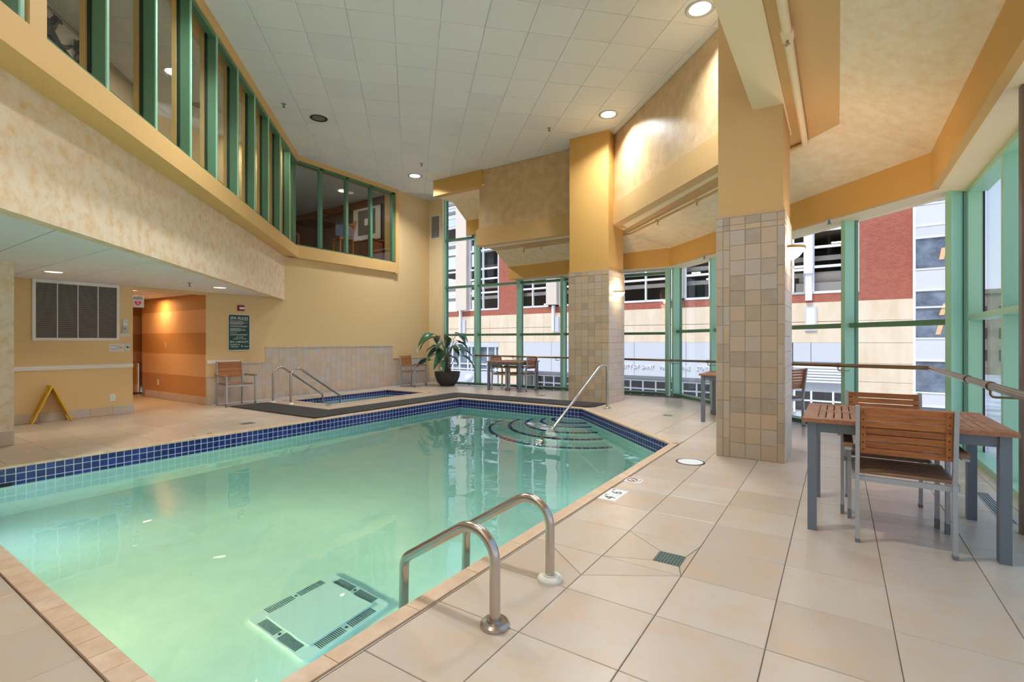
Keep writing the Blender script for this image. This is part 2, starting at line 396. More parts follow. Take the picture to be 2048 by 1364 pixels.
def wall_tiles(parent, name, o, a, b, nrm, cells, m, th=.003, gap=.0025, limit=295, joined=None):
    """cells (u0,u1,v0,v1) on plane o + u*a + v*b, raised along nrm; one part each"""
    a, b, nrm, o = Vector(a), Vector(b), Vector(nrm), Vector(o)
    if a.cross(b).dot(nrm) < 0: a = -a; cells = [(-c[1], -c[0], c[2], c[3]) for c in cells]
    rm = Matrix((a, b, nrm)).transposed().to_4x4()
    def key(c):
        p = o+a*((c[0]+c[1])/2)+b*((c[2]+c[3])/2); return seen(p)
    cells = sorted(cells, key=key); rest = MB(); nr = 0
    for k, c in enumerate(cells):
        w_, h_ = round(c[1]-c[0]-gap, 4), round(c[3]-c[2]-gap, 4)
        p = o+a*((c[0]+c[1])/2)+b*((c[2]+c[3])/2)
        if k < limit:
            kk = (name, m.name, w_, h_, th)
            if kk not in _pc: _pc[kk] = MB().tile(-w_/2, w_/2, -h_/2, h_/2, th, min(.003, th/2)).mesh(name, m)
            ob = link(name, _pc[kk], parent, p); ob.rotation_euler = rm.to_euler()
        else:
            t = MB().tile(-w_/2, w_/2, -h_/2, h_/2, th, min(.003, th/2)); i = len(rest.v)
            rest.v += [tuple((rm @ Vector(v))+p) for v in t.v]; rest.f += [tuple(i+q for q in f) for f in t.f]; nr += 1
    if nr: rest.build(name, m, parent)['kind'] = 'stuff'
def grid_cells(w, h, tw, th, off=0):
    out = []; v = 0
    while v < h-1e-4:
        u = 0
        v1 = min(v+th, h)
        while u < w-1e-4:
            u1 = min(u+tw, w)
            out.append((u, u1, v, v1)); u = u1
        v = v1
    return [c for c in out if c[1]-c[0] > .02 and c[3]-c[2] > .02]

# ================================================================ FLOOR, POOL, SPA
X0, X1, X2 = -7.0, -4.03, -1.72       # pool corners
Y0, Y1, Y2 = .785, 6.17, 8.48
POOL = [(X0, Y0), (X2, Y0), (X2, Y1), (X1, Y2), (X0, Y2)]
SPA = [(-9.83, 6.15), (-8.45, 6.15), (-8.45, 8.95), (-9.83, 8.95)]
def grow(poly, g):
    hs = []
    for (a, b, c) in half(poly):
        l = math.hypot(a, b); hs.append((a/l, b/l, c/l+g))
    return hs
CW = .09
FLOOR = [(-10.4, -5.0), (1.25, -5.0), (1.25, 7.10), (-3.2, 11.55), (-9.75, 11.13), (-10.4, 11.13)]
fl = sroot('floor')
def slab_with_holes(name, outer, holes, z0, z1, m, parent):
    loops = [outer]+holes; tri = tessellate_polygon([[Vector((p[0], p[1], 0)) for p in lp] for lp in loops])
    flat = [p for lp in loops for p in lp]; n = len(flat); mb = MB()
    mb.v = [(p[0], p[1], z1) for p in flat]+[(p[0], p[1], z0) for p in flat]
    for t in tri:
        a, b, c = t
        ar = (flat[b][0]-flat[a][0])*(flat[c][1]-flat[a][1])-(flat[c][0]-flat[a][0])*(flat[b][1]-flat[a][1])
        if ar < 0: t = (a, c, b)
        mb.f.append(tuple(t)); mb.f.append(tuple(n+k for k in reversed(t)))
    i = 0
    for lp in loops:
        for k in range(len(lp)): mb.f.append((i+k, i+(k+1) % len(lp), n+i+(k+1) % len(lp), n+i+k))
        i += len(lp)
    return mb.build(name, m, parent)
slab_with_holes('slab', FLOOR, [POOL, SPA], -.16, -.006, M['grout'], fl)
MB().prism([(-14.9, 2.2)]+[(-10.4, 2.2), (-10.4, 4.85), (-13.3, 4.85), (-13.3, 6.3), (-14.9, 6.3)], -.16, -.006).build('slab', M['grout'], fl)
poolh = grow(POOL, CW); spah = grow(SPA, .12)
T = .457; tx0, ty0 = -1.164, 1.809
polys = []
drain_cell = None
for i in range(-30, 7):
    for j in range(-12, 23):
        x, y = tx0+i*T, ty0+j*T
        q = [(x, y), (x+T, y), (x+T, y+T), (x, y+T)]
        if x+T < -14.9 or x > 1.3: continue
        cx = x+T/2; cy = y+T/2
        if x < -10.4:
            if not (2.1 < cy < (6.3 if cx < -13.4 else 4.95)): continue
            q = clip_all(q, [(0, 1, 6.2 if cx < -13.4 else 4.8), (-1, 0, 14.9)])
        else: q = clip_all(q, half(FLOOR))
        if not q: continue
        ps = subtract(q, poolh); ps = [r for p in ps for r in subtract(p, spah)]
        # set-in tiles around the near drain are cut on the slope lines
        if i == 0 and j == 2:
            d0, d1, e0, e1 = -.895, -.745, 2.83, 2.98
            A, B, Cc, D = (x, y), (x+T, y), (x+T, y+T), (x, y+T); a, b, c, d = (d0, e0), (d1, e0), (d1, e1), (d0, e1)
            ps = [[A, B, b, a], [B, Cc, c, b], [Cc, D, d, c], [D, A, a, d]]
        elif i == 0 and j == 1: ps = [[(x, y), (x+T, y), (x+T, y+T), (x, y+.37*T)], [(x, y+.37*T), (x+T, y+T), (x, y+T)]]
        elif i == -1 and j == 1:
            ps = [r for p in ps for r in (clip(p, 1.0, 1.28, -1.164+1.28*2.44), clip(p, -1.0, -1.28, 1.164-1.28*2.44)) if len(r) > 2 and parea(r) > .003]
        for p in ps:
            s = shrink(p, .0018)
            if s: polys.append(s)
pieces(fl, 'tile', polys, -.006, 0, M['ftile'])

pool = thing('pool', 'indoor swimming pool with teal water line edged in cobalt blue square tiles', 'pool')
PB = -1.34
def basin(poly, zb, name, m, parent, th=.12):
    mb = MB(); n = len(poly)
    for k in range(n):
        p, q = Vector((*poly[k], 0)), Vector((*poly[(k+1) % n], 0)); d = (q-p).normalized(); nn = Vector((d.y, -d.x, 0))
        mb.ob(p-d*th*.4+Vector((0, 0, zb)), (q-p)+d*th*.8, nn*th, (0, 0, -.161-zb))
    mb.prism(poly, zb-.1, zb)
    return mb.build(name, m, parent)
basin(POOL, PB, 'basin', M['plaster'], pool)
# lip below the deck: grout strips behind the tiles
def band(poly, edges, z0, z1, m, parent, th=.004):
    n = len(poly); mb = MB()
    for k in edges:
        p, q = Vector((*poly[k], 0)), Vector((*poly[(k+1) % n], 0)); d = (q-p).normalized(); inn = Vector((-d.y, d.x, 0))
        mb.ob(p+Vector((0, 0, z0)), q-p, inn*th, (0, 0, z1-z0))
    mb.build('grout_band', m, parent)
band(POOL, (0, 1, 2, 3, 4), -.236, -.001, M['pgrout'], pool)
PT = .0765
cells_all = []
def band_tiles(poly, k, rows, parent, name, m, size=PT, limit=295, th=.002, z=-.006):
    n = len(poly); p, q = Vector((*poly[k], 0)), Vector((*poly[(k+1) % n], 0)); d = (q-p).normalized(); inn = Vector((-d.y, d.x, 0)); L = (q-p).length
    cs = []
    nn = max(1, round(L/size)); size_u = L/nn
    for r in range(rows):
        for c in range(nn): cs.append((c*size_u, (c+1)*size_u, -(r+1)*size, -r*size))
    wall_tiles(parent, name, p+inn*.004+Vector((0, 0, z)), d, (0, 0, 1), inn, cs, m, th, .007, limit)
band_tiles(POOL, 4, 3, pool, 'tile', M['ptile'], limit=190)
band_tiles(POOL, 3, 3, pool, 'tile', M['ptile'], limit=55)
band_tiles(POOL, 2, 3, pool, 'tile', M['ptile'], limit=50)
# coping
def cop(p, q, wid, ln, h, name, m, parent):
    p, q = Vector((*p, 0)), Vector((*q, 0)); d = (q-p).normalized(); out = Vector((d.y, -d.x, 0)); L = (q-p).length; n = max(1, round(L/ln)); s = L/n
    for k in range(n):
        a = p+d*(k*s+.0015)
        prof = [a+out*0-out*.012+Vector((0, 0, -.02)), a-out*.012+Vector((0, 0, h*.3)), a-out*.004+Vector((0, 0, h)), a+out*(wid-.002)+Vector((0, 0, h)), a+out*(wid-.002)+Vector((0, 0, -.006)), a+Vector((0, 0, -.006)), a+Vector((0, 0, -.02))]
        # keep profile convex enough for caps
        o = MB().extr(prof, d*(s-.003)).build(name, m, parent)
cop(POOL[0], POOL[1], CW, .15, .012, 'coping', M['coping'], pool)
cop(POOL[1], POOL[2], CW, .457, .008, 'coping', M['coping'], pool)
cop(POOL[2], POOL[3], CW, .46, .008, 'coping', M['coping'], pool)
cop(POOL[3], POOL[4], CW, .5, .008, 'coping', M['coping'], pool)
cop(POOL[4], POOL[0], CW, .457, .006, 'coping', M['coping'], pool)
# steps in the far corner
SCX, SCY = -4.2, 8.47
for r, z in ((1.62, -1.18), (1.25, -.98), (.93, -.78), (.64, -.58), (.42, -.4)):
    arc = [(SCX+r*math.cos(a), SCY+r*math.sin(a)) for a in [PI+PI*k/40 for k in range(41)]]
    pl = clip_all(arc, half(POOL)); pl2 = clip_all([(SCX+(r-.035)*math.cos(a), SCY+(r-.035)*math.sin(a)) for a in [PI+PI*k/40 for k in range(41)]], half(POOL))
    MB().prism(pl, PB-.01, z).build('step', M['plaster'], pool)
    e = MB()
    for k in range(40):
        a, b = arc[k], arc[k+1]
        m_ = ((a[0]+b[0])/2, (a[1]+b[1])/2)
        if all(h[0]*m_[0]+h[1]*m_[1] <= h[2] for h in half(POOL)):
            an0, an1 = PI+PI*k/40, PI+PI*(k+1)/40
            e.prism([(SCX+(r+.004)*math.cos(an0), SCY+(r+.004)*math.sin(an0)), (SCX+(r+.004)*math.cos(an1-.008), SCY+(r+.004)*math.sin(an1-.008)),
                     (SCX+(r-.06)*math.cos(an1-.008), SCY+(r-.06)*math.sin(an1-.008)), (SCX+(r-.06)*math.cos(an0), SCY+(r-.06)*math.sin(an0))], z-.05, z+.004)
    e.build('step_nosing', M['ptile'], pool)
# water
def water(poly, zb, zt, m, g=.02):
    return MB().prism([(p[0], p[1]) for p in clip_all([(-20, -5), (5, -5), (5, 20), (-20, 20)], grow(poly, g))], zb, zt)
wo_ = water(POOL, PB-.02, -.19, M['water']).build('pool_water', M['water'])
tag(wo_, 'clear teal green water filling the swimming pool, mirroring the windows', 'water')
# main drain cover on the floor
dc = thing('main_drain_cover', 'large pale square drain cover with slotted edges on the pool floor', 'drain cover', (-3.16, 2.23, PB))
M['cover'] = mat('pale_drain_plastic', srgb(206, 226, 232), .5); M['slot'] = mat('drain_slot', srgb(30, 58, 70), .8)
def rrect(hx, hy, r, n=4):
    out = []
    for sx_, sy_, a in ((1, 1, 0), (-1, 1, PI/2), (-1, -1, PI), (1, -1, 1.5*PI)):
        for k in range(n+1): out.append((sx_*(hx-r)+r*math.cos(a+PI/2*k/n), sy_*(hy-r)+r*math.sin(a+PI/2*k/n)))
    return out
MB().prism(rrect(.345, .36, .04), .0, .03).build('plate', M['cover'], dc)
MB().prism(rrect(.255, .27, .01), .03, .045).build('centre_panel', M['cover'], dc)
for sgn in (-1, 1):
    for half_ in (-1, 1):
        a = MB(); b = MB()
        for k in range(15):
            y = half_*(.03+k*.0145)
            a.cbox((sgn*.298, y, .031), (.07, .0065, .003)); b.cbox((y*.94, sgn*.313, .031), (.0065, .07, .003))
        for q in (a, b): q.build('slot_row', M['slot'], dc)['kind'] = 'stuff'
    MB().lathe([(0, .034), (.011, .034), (.011, .03)], (sgn*.298, 0, 0), 10).build('screw', M['slot'], dc)
    MB().lathe([(0, .034), (.011, .034), (.011, .03)], (0, sgn*.313, 0), 10).build('screw', M['slot'], dc)
# underwater lamp lenses
for loc, rz, nm in (((-4.0, Y0+.012, -.62), 0, 'yellow'),):
    o = thing('pool_light', f'round {nm}ish underwater light set in the pool wall', 'pool light', loc, rz)
    MB().tube([(0, -.01, 0), (0, .004, 0)], .16, 20).build('rim', M['chrome'], o)
    MB().tube([(0, 0, 0), (0, .009, 0)], .13, 20).build('lens', M['lampw'] if nm == 'yellow' else M['lamp'], o)

# skimmer mouth in the left pool wall near the corner of the photo
sk = thing('skimmer_mouth', 'black skimmer opening in the blue tile band at the left pool edge', 'skimmer', (X0+.004, 1.25, -.2))
MB().box(0, .02, -.1, .11, -.02, .035).build('mouth', M['black'], sk)
MB().box(.02, .026, -.1, .11, -.02, -.012).build('weir', M['black'], sk)
# spa
spa = thing('spa', 'small rectangular hot tub with blue tile rim against the stone tiled wall', 'hot tub')
basin(SPA, -.95, 'basin', M['plaster'], spa)
band(SPA, (0, 1, 2, 3), -.2, -.001, M['pgrout'], spa)
for k, lim in ((3, 60), (2, 20), (1, 0), (0, 0)): band_tiles(SPA, k, 2, spa, 'tile', M['ptile'], limit=lim)
for k in range(4): cop(SPA[k], SPA[(k+1) % 4], .12, .45, .01, 'coping', M['coping'], spa)
tag(water(SPA, -.97, -.115, None).build('spa_water', M['spawater']), 'still pale blue water in the hot tub', 'water')
# ================================================================ LEFT WALL with opening, trims
XW = -10.4; CH = 5.52
wl = sroot('wall_left')
OPY0, OPY1, OPZ = 3.56, 4.77, 2.18
MB().box(XW-.15, XW, -3, OPY0, 0, CH+.1).build('wall_panel', M['tan'], wl)
MB().box(XW-.15, XW, OPY1, 6.62, 0, CH+.1).build('wall_panel', M['tan'], wl)
MB().box(XW-.15, XW, OPY0, OPY1, OPZ, CH+.1).build('wall_panel', M['tan'], wl)
MB().box(XW-.15, XW, 6.62, 9.70, 0, 3.2).build('wall_panel', M['tan'], wl)
MB().box(XW-.15, XW, 9.70, 11.13, 0, CH+.1).build('wall_panel', M['tan'], wl)
# stone wainscot in steps: (y0,y1,z)
cells = []
for y0, y1, z1 in ((4.78, 5.45, .57), (5.45, 5.97, .82), (5.97, 9.67, 1.15), (9.67, 10.95, .80), (10.95, 11.12, .5)):
    MB().box(XW, XW+.006, y0, y1, 0, z1).build('wainscot_backing', M['cgrout'], wl)
    cells += [(c[0]+y0, c[1]+y0, c[2], c[3]) for c in grid_cells(y1-y0, z1-.035, .152, .152)]
    wall_tiles(wl, 'trim_tile', (XW+.006, y0, z1-.035), (0, 1, 0), (0, 0, 1), (1, 0, 0), [(k*.15, min((k+1)*.15, y1-y0), 0, .035) for k in range(int((y1-y0)/.15)+1) if min((k+1)*.15, y1-y0)-k*.15 > .02], M['wtile'], .012)
wall_tiles(wl, 'tile', (XW+.006, 0, 0), (0, 1, 0), (0, 0, 1), (1, 0, 0), cells, M['wtile'])
bb = sroot('baseboard_left')
wall_tiles(bb, 'tile', (XW, -2, 0), (0, 1, 0), (0, 0, 1), (1, 0, 0), [(k*.31, (k+1)*.31, 0, .148) for k in range(18) if -2+(k+1)*.31 < 3.6], M['wtile'], .012)
struct(MB().extr([(XW, -2, .815), (XW+.012, -2, .81), (XW+.018, -2, .845), (XW+.014, -2, .872), (XW, -2, .875)], (0, OPY0+2, 0)).build('trim_1', M['white']))
struct(MB().extr([(XW, 4.78, .815), (XW+.012, 4.78, .81), (XW+.018, 4.78, .845), (XW+.014, 4.78, .872), (XW, 4.78, .875)], (0, .67, 0)).build('trim_2', M['white']))
# alcove behind the opening
al = sroot('wall_alcove')
AY = 4.765
for z0, z1, k in ((0, .16, 0), (.16, .555, 1), (.555, 1.0, 2), (1.0, 1.44, 1), (1.44, 1.9, 2), (1.9, 2.3, 1)):
    if z0 == 0: continue
    MB().box(-13.4, XW-.002, AY, AY+.1, z0, z1).build('painted_stripe', M['stripe_dk'] if k == 1 else M['stripe_lt'], al)
    MB().box(-15.0, -14.85, 2.2, 6.2, z0, z1).build('painted_stripe', M['stripe_dk'] if k == 1 else M['stripe_lt'], al)
    MB().box(-13.4, -13.3, AY+.1, 6.2, z0, z1).build('painted_stripe', M['stripe_dk'] if k == 1 else M['stripe_lt'], al)
MB().box(-13.4, XW-.002, AY, AY+.1, 0, .16).build('base_core', M['cgrout'], al)
wall_tiles(al, 'base_tile', (XW-.01, AY, 0), (-1, 0, 0), (0, 0, 1), (0, -1, 0), [(k*.31-.0, (k+1)*.31, 0, .16) for k in range(9)], M['wtile'], .012)
MB().box(-15, XW-.15, 2.1, 2.2, 0, 2.3).build('wall_panel', M['stripe_dk'], al)
MB().box(-15, -13.4, 6.2, 6.3, 0, 2.3).build('wall_panel', M['stripe_dk'], al)
MB().box(-15, XW-.15, 2.1, 6.3, OPZ+.04, OPZ+.1).build('alcove_ceiling', M['ceil'], al)
# jamb edges of the opening
# pilaster and return beside the window
struct(MB().box(-10.4, -9.86, 11.13, 11.36, 0, CH+.1).build('wall_back', M['cream']))
b3 = sroot('baseboard_back')
wall_tiles(b3, 'tile', (-10.39, 11.13, 0), (1, 0, 0), (0, 0, 1), (0, -1, 0), [(k*.3, (k+1)*.3, 0, .15) for k in range(2)], M['wtile'], .012)
# pier at the far left of the photo
pr_ = sroot('wall_pier')
MB().box(-9.3, -8.39, .75, 1.656, .17, 2.26).build('pier_shaft', M['mottle'], pr_)
MB().box(-9.3, -8.395, .75, 1.65, 0, .17).build('pier_base', M['cgrout'], pr_)
wall_tiles(pr_, 'base_tile', (-8.395, .75, 0), (0, 1, 0), (0, 0, 1), (1, 0, 0), [(k*.3, (k+1)*.3, 0, .17) for k in range(3)], M['wtile'], .012)
wall_tiles(pr_, 'base_tile', (-9.3, 1.65, 0), (1, 0, 0), (0, 0, 1), (0, 1, 0), [(k*.3, (k+1)*.3, 0, .17) for k in range(3)], M['wtile'], .012)
# ================================================================ HIGH CEILING
ce = sroot('ceiling')
def hs_high(): return [(-1, -1, 3.6), (-1, 0, 10.4), (0, 1, 11.45), (1, 1, 5.79), (1, 0, -.76), (0, -1, 5)]
MB().prism([(p[0], p[1]) for p in clip_all([(-12, -6), (2, -6), (2, 13), (-12, 13)], [(-1, -1, 3.9), (-1, 0, 10.5), (0, 1, 11.6), (1, 1, 6.0), (1, 0, -.5), (0, -1, 5)])], CH+.012, CH+.1).build('grid_backing', M['grid'], ce)
polys = []; tilt = None
for i in range(-26, 14):
    for j in range(-10, 24):
        u, v = .372+.6*i, .6*j
        q = [((a-b)*S2, (a+b)*S2) for a, b in ((u, v), (u+.6, v), (u+.6, v+.6), (u, v+.6))]
        q = clip_all(q, hs_high())
        if not q: continue
        for p in subtract(q, [(-1, 0, 8.98), (0, -1, -9.8), (1, 0, 3), (0, 1, 13)]):
            s = shrink(p, .0035)
            if not s: continue
            cx = sum(a[0] for a in s)/len(s); cy = sum(a[1] for a in s)/len(s)
            if abs(cx+3.45) < .3 and abs(cy-5.75) < .3 and tilt is None: tilt = s
            else: polys.append(s)
pieces(ce, 'tile', polys, CH+.012, CH, M['ceil'])
if tilt:
    c0 = [sum(a[k] for a in tilt)/len(tilt) for k in (0, 1)]
    slab_prism(MB(), [((a[0]-c0[0])*.985, (a[1]-c0[1])*.985) for a in tilt], .012, 0).build('tile', M['ceil'], ce, loc=(c0[0], c0[1], CH-.016), rz=.015)
wr = struct(MB().box(-11, 1.4, -5.15, -5.0, -.1, 5.6).build('wall_rear_light_block', M['mottle']))  # unseen wall, added to hold back light from behind the camera
for x in CEILING_FILLS: MB().lathe([(0, -.2), (.15, -.16), (.28, -.04), (.31, .02), (.29, .02), (.2, -.08), (0, -.13)], (x, -4.55, 2.5), 20).build('fill_lamp_bowl', M['brass'], wr, True); MB().box(x-.03, x+.03, -5.0, -4.55, 2.28, 2.34).build('fill_lamp_arm', M['brass'], wr)  # invented bowl and arm around each added ceiling fill lamp
# ================================================================ LEFT SOFFIT, LEDGE, LOUNGE GLAZING
so = sroot('wall_soffit')
tA, tB = t45(-1.6, -2.38), t45(XW-.0, 6.42)
TL = tB-tA
p = on45(-3.98, tA)
MB().ob(p+Vector((0, 0, 2.2)), E45*TL, -N45*.12, (0, 0, 1.06)).build('soffit_face', M['mottle'], so)
p = on45(-3.6, tA); tE = t45(-10.3, 6.70)
MB().ob(p+Vector((0, 0, 3.18)), E45*(tE-tA), -N45*.5, (0, 0, .24)).build('ledge', M['sill'], so)
MB().box(-10.75, -10.3, 6.5, 9.70, 3.18, 3.46).build('ledge', M['sill'], so)
MB().box(-10.75, -10.295, 9.68, 9.80, 3.16, CH).build('end_pier', M['sill'], so)
p = on45(-3.6, tA)
MB().ob(p+Vector((0, 0, 5.37)), E45*(tE-tA), -N45*.35, (0, 0, .16)).build('head_band', M['sill'], so)
MB().box(-10.65, -10.3, 6.6, 9.70, 5.41, CH+.01).build('head_band', M['sill'], so)
# low ceiling under the soffit
cl = sroot('ceiling_low')
LZ = 2.235
MB().prism([(XW, -4.5), (.3, -4.5), (XW, 6.2)], LZ+.012, LZ+.06).build('grid_backing', M['grid'], cl)
polys = []
for i in range(-9, 9):
    for j in range(-9, 10):
        x, y = -9.6+1.2*i*1.0+ .0, .78+.6*j
        q = clip_all([(x, y), (x+1.2, y), (x+1.2, y+.6), (x, y+.6)], [(-1, 0, 10.4), (1, 1, -4.1), (0, -1, 4.5)])
        if q:
            s = shrink(q, .004)
            if s: polys.append(s)
pieces(cl, 'tile', polys, LZ+.012, LZ, M['ceil'])
# lounge glazing on the diagonal
wm = sroot('window_4')
mt = [t45(x, y) for x, y in ((-4.57, .92), (-5.24, 1.59), (-5.82, 2.17), (-6.39, 2.74), (-6.95, 3.30), (-7.525, 3.875), (-8.10, 4.45), (-8.667, 5.017), (-9.24, 5.59), (-9.80, 6.15))]
GZ0, GZ1 = 3.42, 5.37
def fin45(c, t, wd, dp, z0, z1, mb): return mb.ob(on45(c, t-wd/2)+Vector((0, 0, z0)), E45*wd, -N45*dp, (0, 0, z1-z0))
for t in mt+[mt[0]-.8, mt[0]-1.6]:
    fin45(-3.63, t, .036, .10, GZ0, GZ1, MB()).build('mullion', M['green_dk'], wm)
    fin45(-3.612, t, .036, .012, GZ0, GZ1, MB()).build('lit_front_strip', M['green'], wm)  # lighter green strip added to paint the lit front edge
    fin45(-3.775, t-.006, .03, .03, GZ0, GZ1, MB()).build('gasket', M['gasket'], wm)
    fin45(-3.82, t-.012, .05, .045, GZ0, GZ1, MB()).build('inner_stop', M['sill'], wm)
for k in range(len(mt)):
    t0 = mt[k]; t1 = mt[k+1] if k+1 < len(mt) else t45(-10.3, 6.66)
    MB().ob(on45(-3.76, t0)+Vector((0, 0, GZ0)), E45*(t1-t0), -N45*.01, (0, 0, GZ1-GZ0)).build('pane', M['mglass'], wm)
MB().ob(on45(-3.63, mt[0])+Vector((0, 0, GZ0)), E45*(tE-mt[0]), -N45*.08, (0, 0, .03)).build('bottom_rail', M['green_dk'], wm)
MB().ob(on45(-3.63, mt[0])+Vector((0, 0, GZ1-.06)), E45*(tE-mt[0]), -N45*.08, (0, 0, .06)).build('top_rail', M['green_dk'], wm)
# tan pier between the panes, left
p = on45(-3.61, t45(-4.56, .92))
MB().ob(on45(-3.605, t45(-4.60, 1.0)-.02)+Vector((0, 0, 3.42)), E45*.16, -N45*.3, (0, 0, 1.96)).build('pier', M['sill'], so)
wb = sroot('window_5')
for y in (6.62, 7.32, 8.07, 8.845, 9.62):
    MB().box(-10.43, -10.33, y-.035, y+.035, 3.46, 5.41).build('mullion', M['green_dk'], wb)
for a, b in ((6.62, 7.32), (7.32, 8.07), (8.07, 8.845), (8.845, 9.62)):
    MB().box(-10.39, -10.38, a, b, 3.46, 5.41).build('pane', M['mglass'], wb)
MB().box(-10.42, -10.33, 6.6, 9.66, 5.35, 5.41).build('top_rail', M['green_dk'], wb)
MB().box(-10.42, -10.33, 6.6, 9.66, 3.46, 3.49).build('bottom_rail', M['green_dk'], wb)
# lounge room behind
lo = sroot('wall_lounge')
MB().prism([(-1.0, -2.7), (-3.5, -5.2), (-15.2, 5.0), (-15.2, 9.95), (-10.42, 9.95), (-10.42, 6.62)], 3.26, 3.36).build('lounge_floor', M['brown'], lo)
MB().prism([(-1.0, -2.7), (-3.5, -5.2), (-15.2, 5.0), (-15.2, 9.95), (-10.42, 9.95), (-10.42, 6.62)], 5.44, 5.5).build('lounge_ceiling_backing', M['grid'], lo)
polys = []
for i in range(-16, 10):
    for j in range(-3, 20):
        u, v = -2.6-.6*i, .6*j
        q = [((a-b)*S2, (a+b)*S2) for a, b in ((u, v), (u+.6, v), (u+.6, v+.6), (u, v+.6))]
        q = clip_all(q, [(1, 1, -3.95), (-1, 0, 15.2), (0, 1, 9.8), (1, 0, -4.2), (-1, -1.15, 11.2)])
        if q:
            s = shrink(q, .004)
            if s: polys.append(s)
pieces(lo, 'ceiling_tile', polys, 5.44, 5.43, M['ceil'], 200)
MB().ob(on45(-6.24, t45(-3.2, -3.04))+Vector((0, 0, 3.3)), E45*9.2, -N45*.1, (0, 0, 2.2)).build('back_wall', mat('lounge_wall_tan', srgb(168, 146, 116), .8), lo)
MB().box(-15.3, -15.2, 4.5, 9.9, 3.3, 5.5).build('side_wall', M['brown'], lo)
MB().box(-15.3, -10.5, 9.8, 9.9, 3.3, 5.5).build('end_wall', M['brown'], lo)
MB().box(-15.2, -10.6, 9.72, 9.8, 5.22, 5.43).build('end_bulkhead', M['brownw'], lo)
# ================================================================ BACK AND DIAGONAL UPPER WALLS, BEAMS
ub = sroot('wall_beam')
MB().box(-7.46, -4.2, 9.80, 9.95, 4.04, CH).build('upper_wall', M['mottle2'], ub)
MB().box(-8.95, -7.36, 9.74, 9.92, 5.11, CH).build('header', M['amber'], ub)
MB().box(-7.54, -3.7, 9.76, 9.95, 3.64, 4.05).build('beam_face', M['beam'], ub)
t0, t1 = t45(-.7, 6.49), t45(-4.02, 9.81)
MB().ob(on45(5.79, t0)+Vector((0, 0, 4.08)), E45*(t1-t0), N45*.15, (0, 0, CH-4.08)).build('upper_wall', M['mottle2'], ub)
MB().ob(on45(5.72, t0)+Vector((0, 0, 3.65)), E45*(t1-t0+.02), N45*.2, (0, 0, .43)).build('beam_face', M['beam'], ub)
MB().box(-.76, -.60, -5, 6.6, 3.77, CH).build('near_wall', M['beam'], ub)
def prof_run(name, pts, p0, d, m, th=.06, parent=None):
    """strip of ceiling following a cross-section (list of (offset,z)) extruded along d"""
    pass
# perimeter ceiling: outer lines in plan, mitred by lists of points
def strip(name, A, B, m, parent, th=.05):
    """A, B: equal-length polylines of 3-d points; a slab between them, thickness upwards"""
    mb = MB()
    for k in range(len(A)-1):
        q = [Vector(A[k]), Vector(A[k+1]), Vector(B[k+1]), Vector(B[k])]; i = len(mb.v)
        n = (q[1]-q[0]).cross(q[3]-q[0])
        if n.z > 0: q = [q[3], q[2], q[1], q[0]]
        for v in q: mb.v.append(tuple(v))
        for v in q: mb.v.append((v.x, v.y, v.z+th))
        mb.f += [(i, i+1, i+2, i+3), (i+7, i+6, i+5, i+4)]+[(i+a, i+4+a, i+4+(a+1) % 4, i+(a+1) % 4) for a in range(4)]
    return mb.build(name, m, parent)
pc = sroot('ceiling_perimeter')
def ln(yb, c, xr, z):  # polyline left end -> back/diag corner -> diag/right corner -> behind camera
    return [(-7.5, yb, z), (c-yb, yb, z), (xr, c-xr, z), (xr, -5.0, z)]
strip('beam_underside', [(-7.5, 9.80, 3.64), (-4.05, 9.80, 3.65), (-.76, 6.50, 3.74), (-.76, -5, 3.77)], [(-7.5, 10.14, 3.64), (-3.84, 10.14, 3.65), (-.46, 6.76, 3.74), (-.46, -5, 3.77)], M['cream'], pc)
strip('flat_strip', [(-7.5, 10.13, 3.66), (-3.84, 10.13, 3.67), (-.46, 6.75, 3.76), (-.46, -5, 3.79)], [(-7.5, 10.56, 3.64), (-3.92, 10.56, 3.67), (.02, 6.62, 3.70), (.02, -5, 3.70)], M['beam'], pc)
strip('sloped_ceiling', [(-7.5, 10.55, 3.635), (-3.91, 10.55, 3.67), (.015, 6.625, 3.70), (.015, -5, 3.70)], [(-7.5, 11.14, 3.27), (-3.16, 11.14, 3.34), (.86, 7.12, 3.36), (.86, -5, 3.36)], M['mottle3'], pc)
# fascia in front of the window heads
fa = sroot('trim_3')
def fascia(A, z0, z1, m, parent, name='fascia', th=.07):
    for k in range(len(A)-1):
        p, q = Vector((*A[k], 0)), Vector((*A[k+1], 0)); d = (q-p).normalized(); out = Vector((-d.y, d.x, 0))
        if out.dot(N45) < 0: out = -out
        MB().ob(p+Vector((0, 0, z0)), q-p+d*.03, out*th, (0, 0, z1-z0)).build(name, m, parent)
fascia([(-7.5, 11.12), (-3.14, 11.12), (.86, 7.12), (.86, -5)], 2.95, 3.40, M['amber'], fa)
strip('window_head', [(-7.5, 11.19, 2.952), (-3.11, 11.19, 2.952), (.93, 7.15, 2.952), (.93, -5, 2.952)], [(-7.5, 11.7, 2.952), (-3.0, 11.75, 2.952), (1.38, 7.37, 2.952), (1.38, -5, 2.952)], M['cream'], fa, .3)
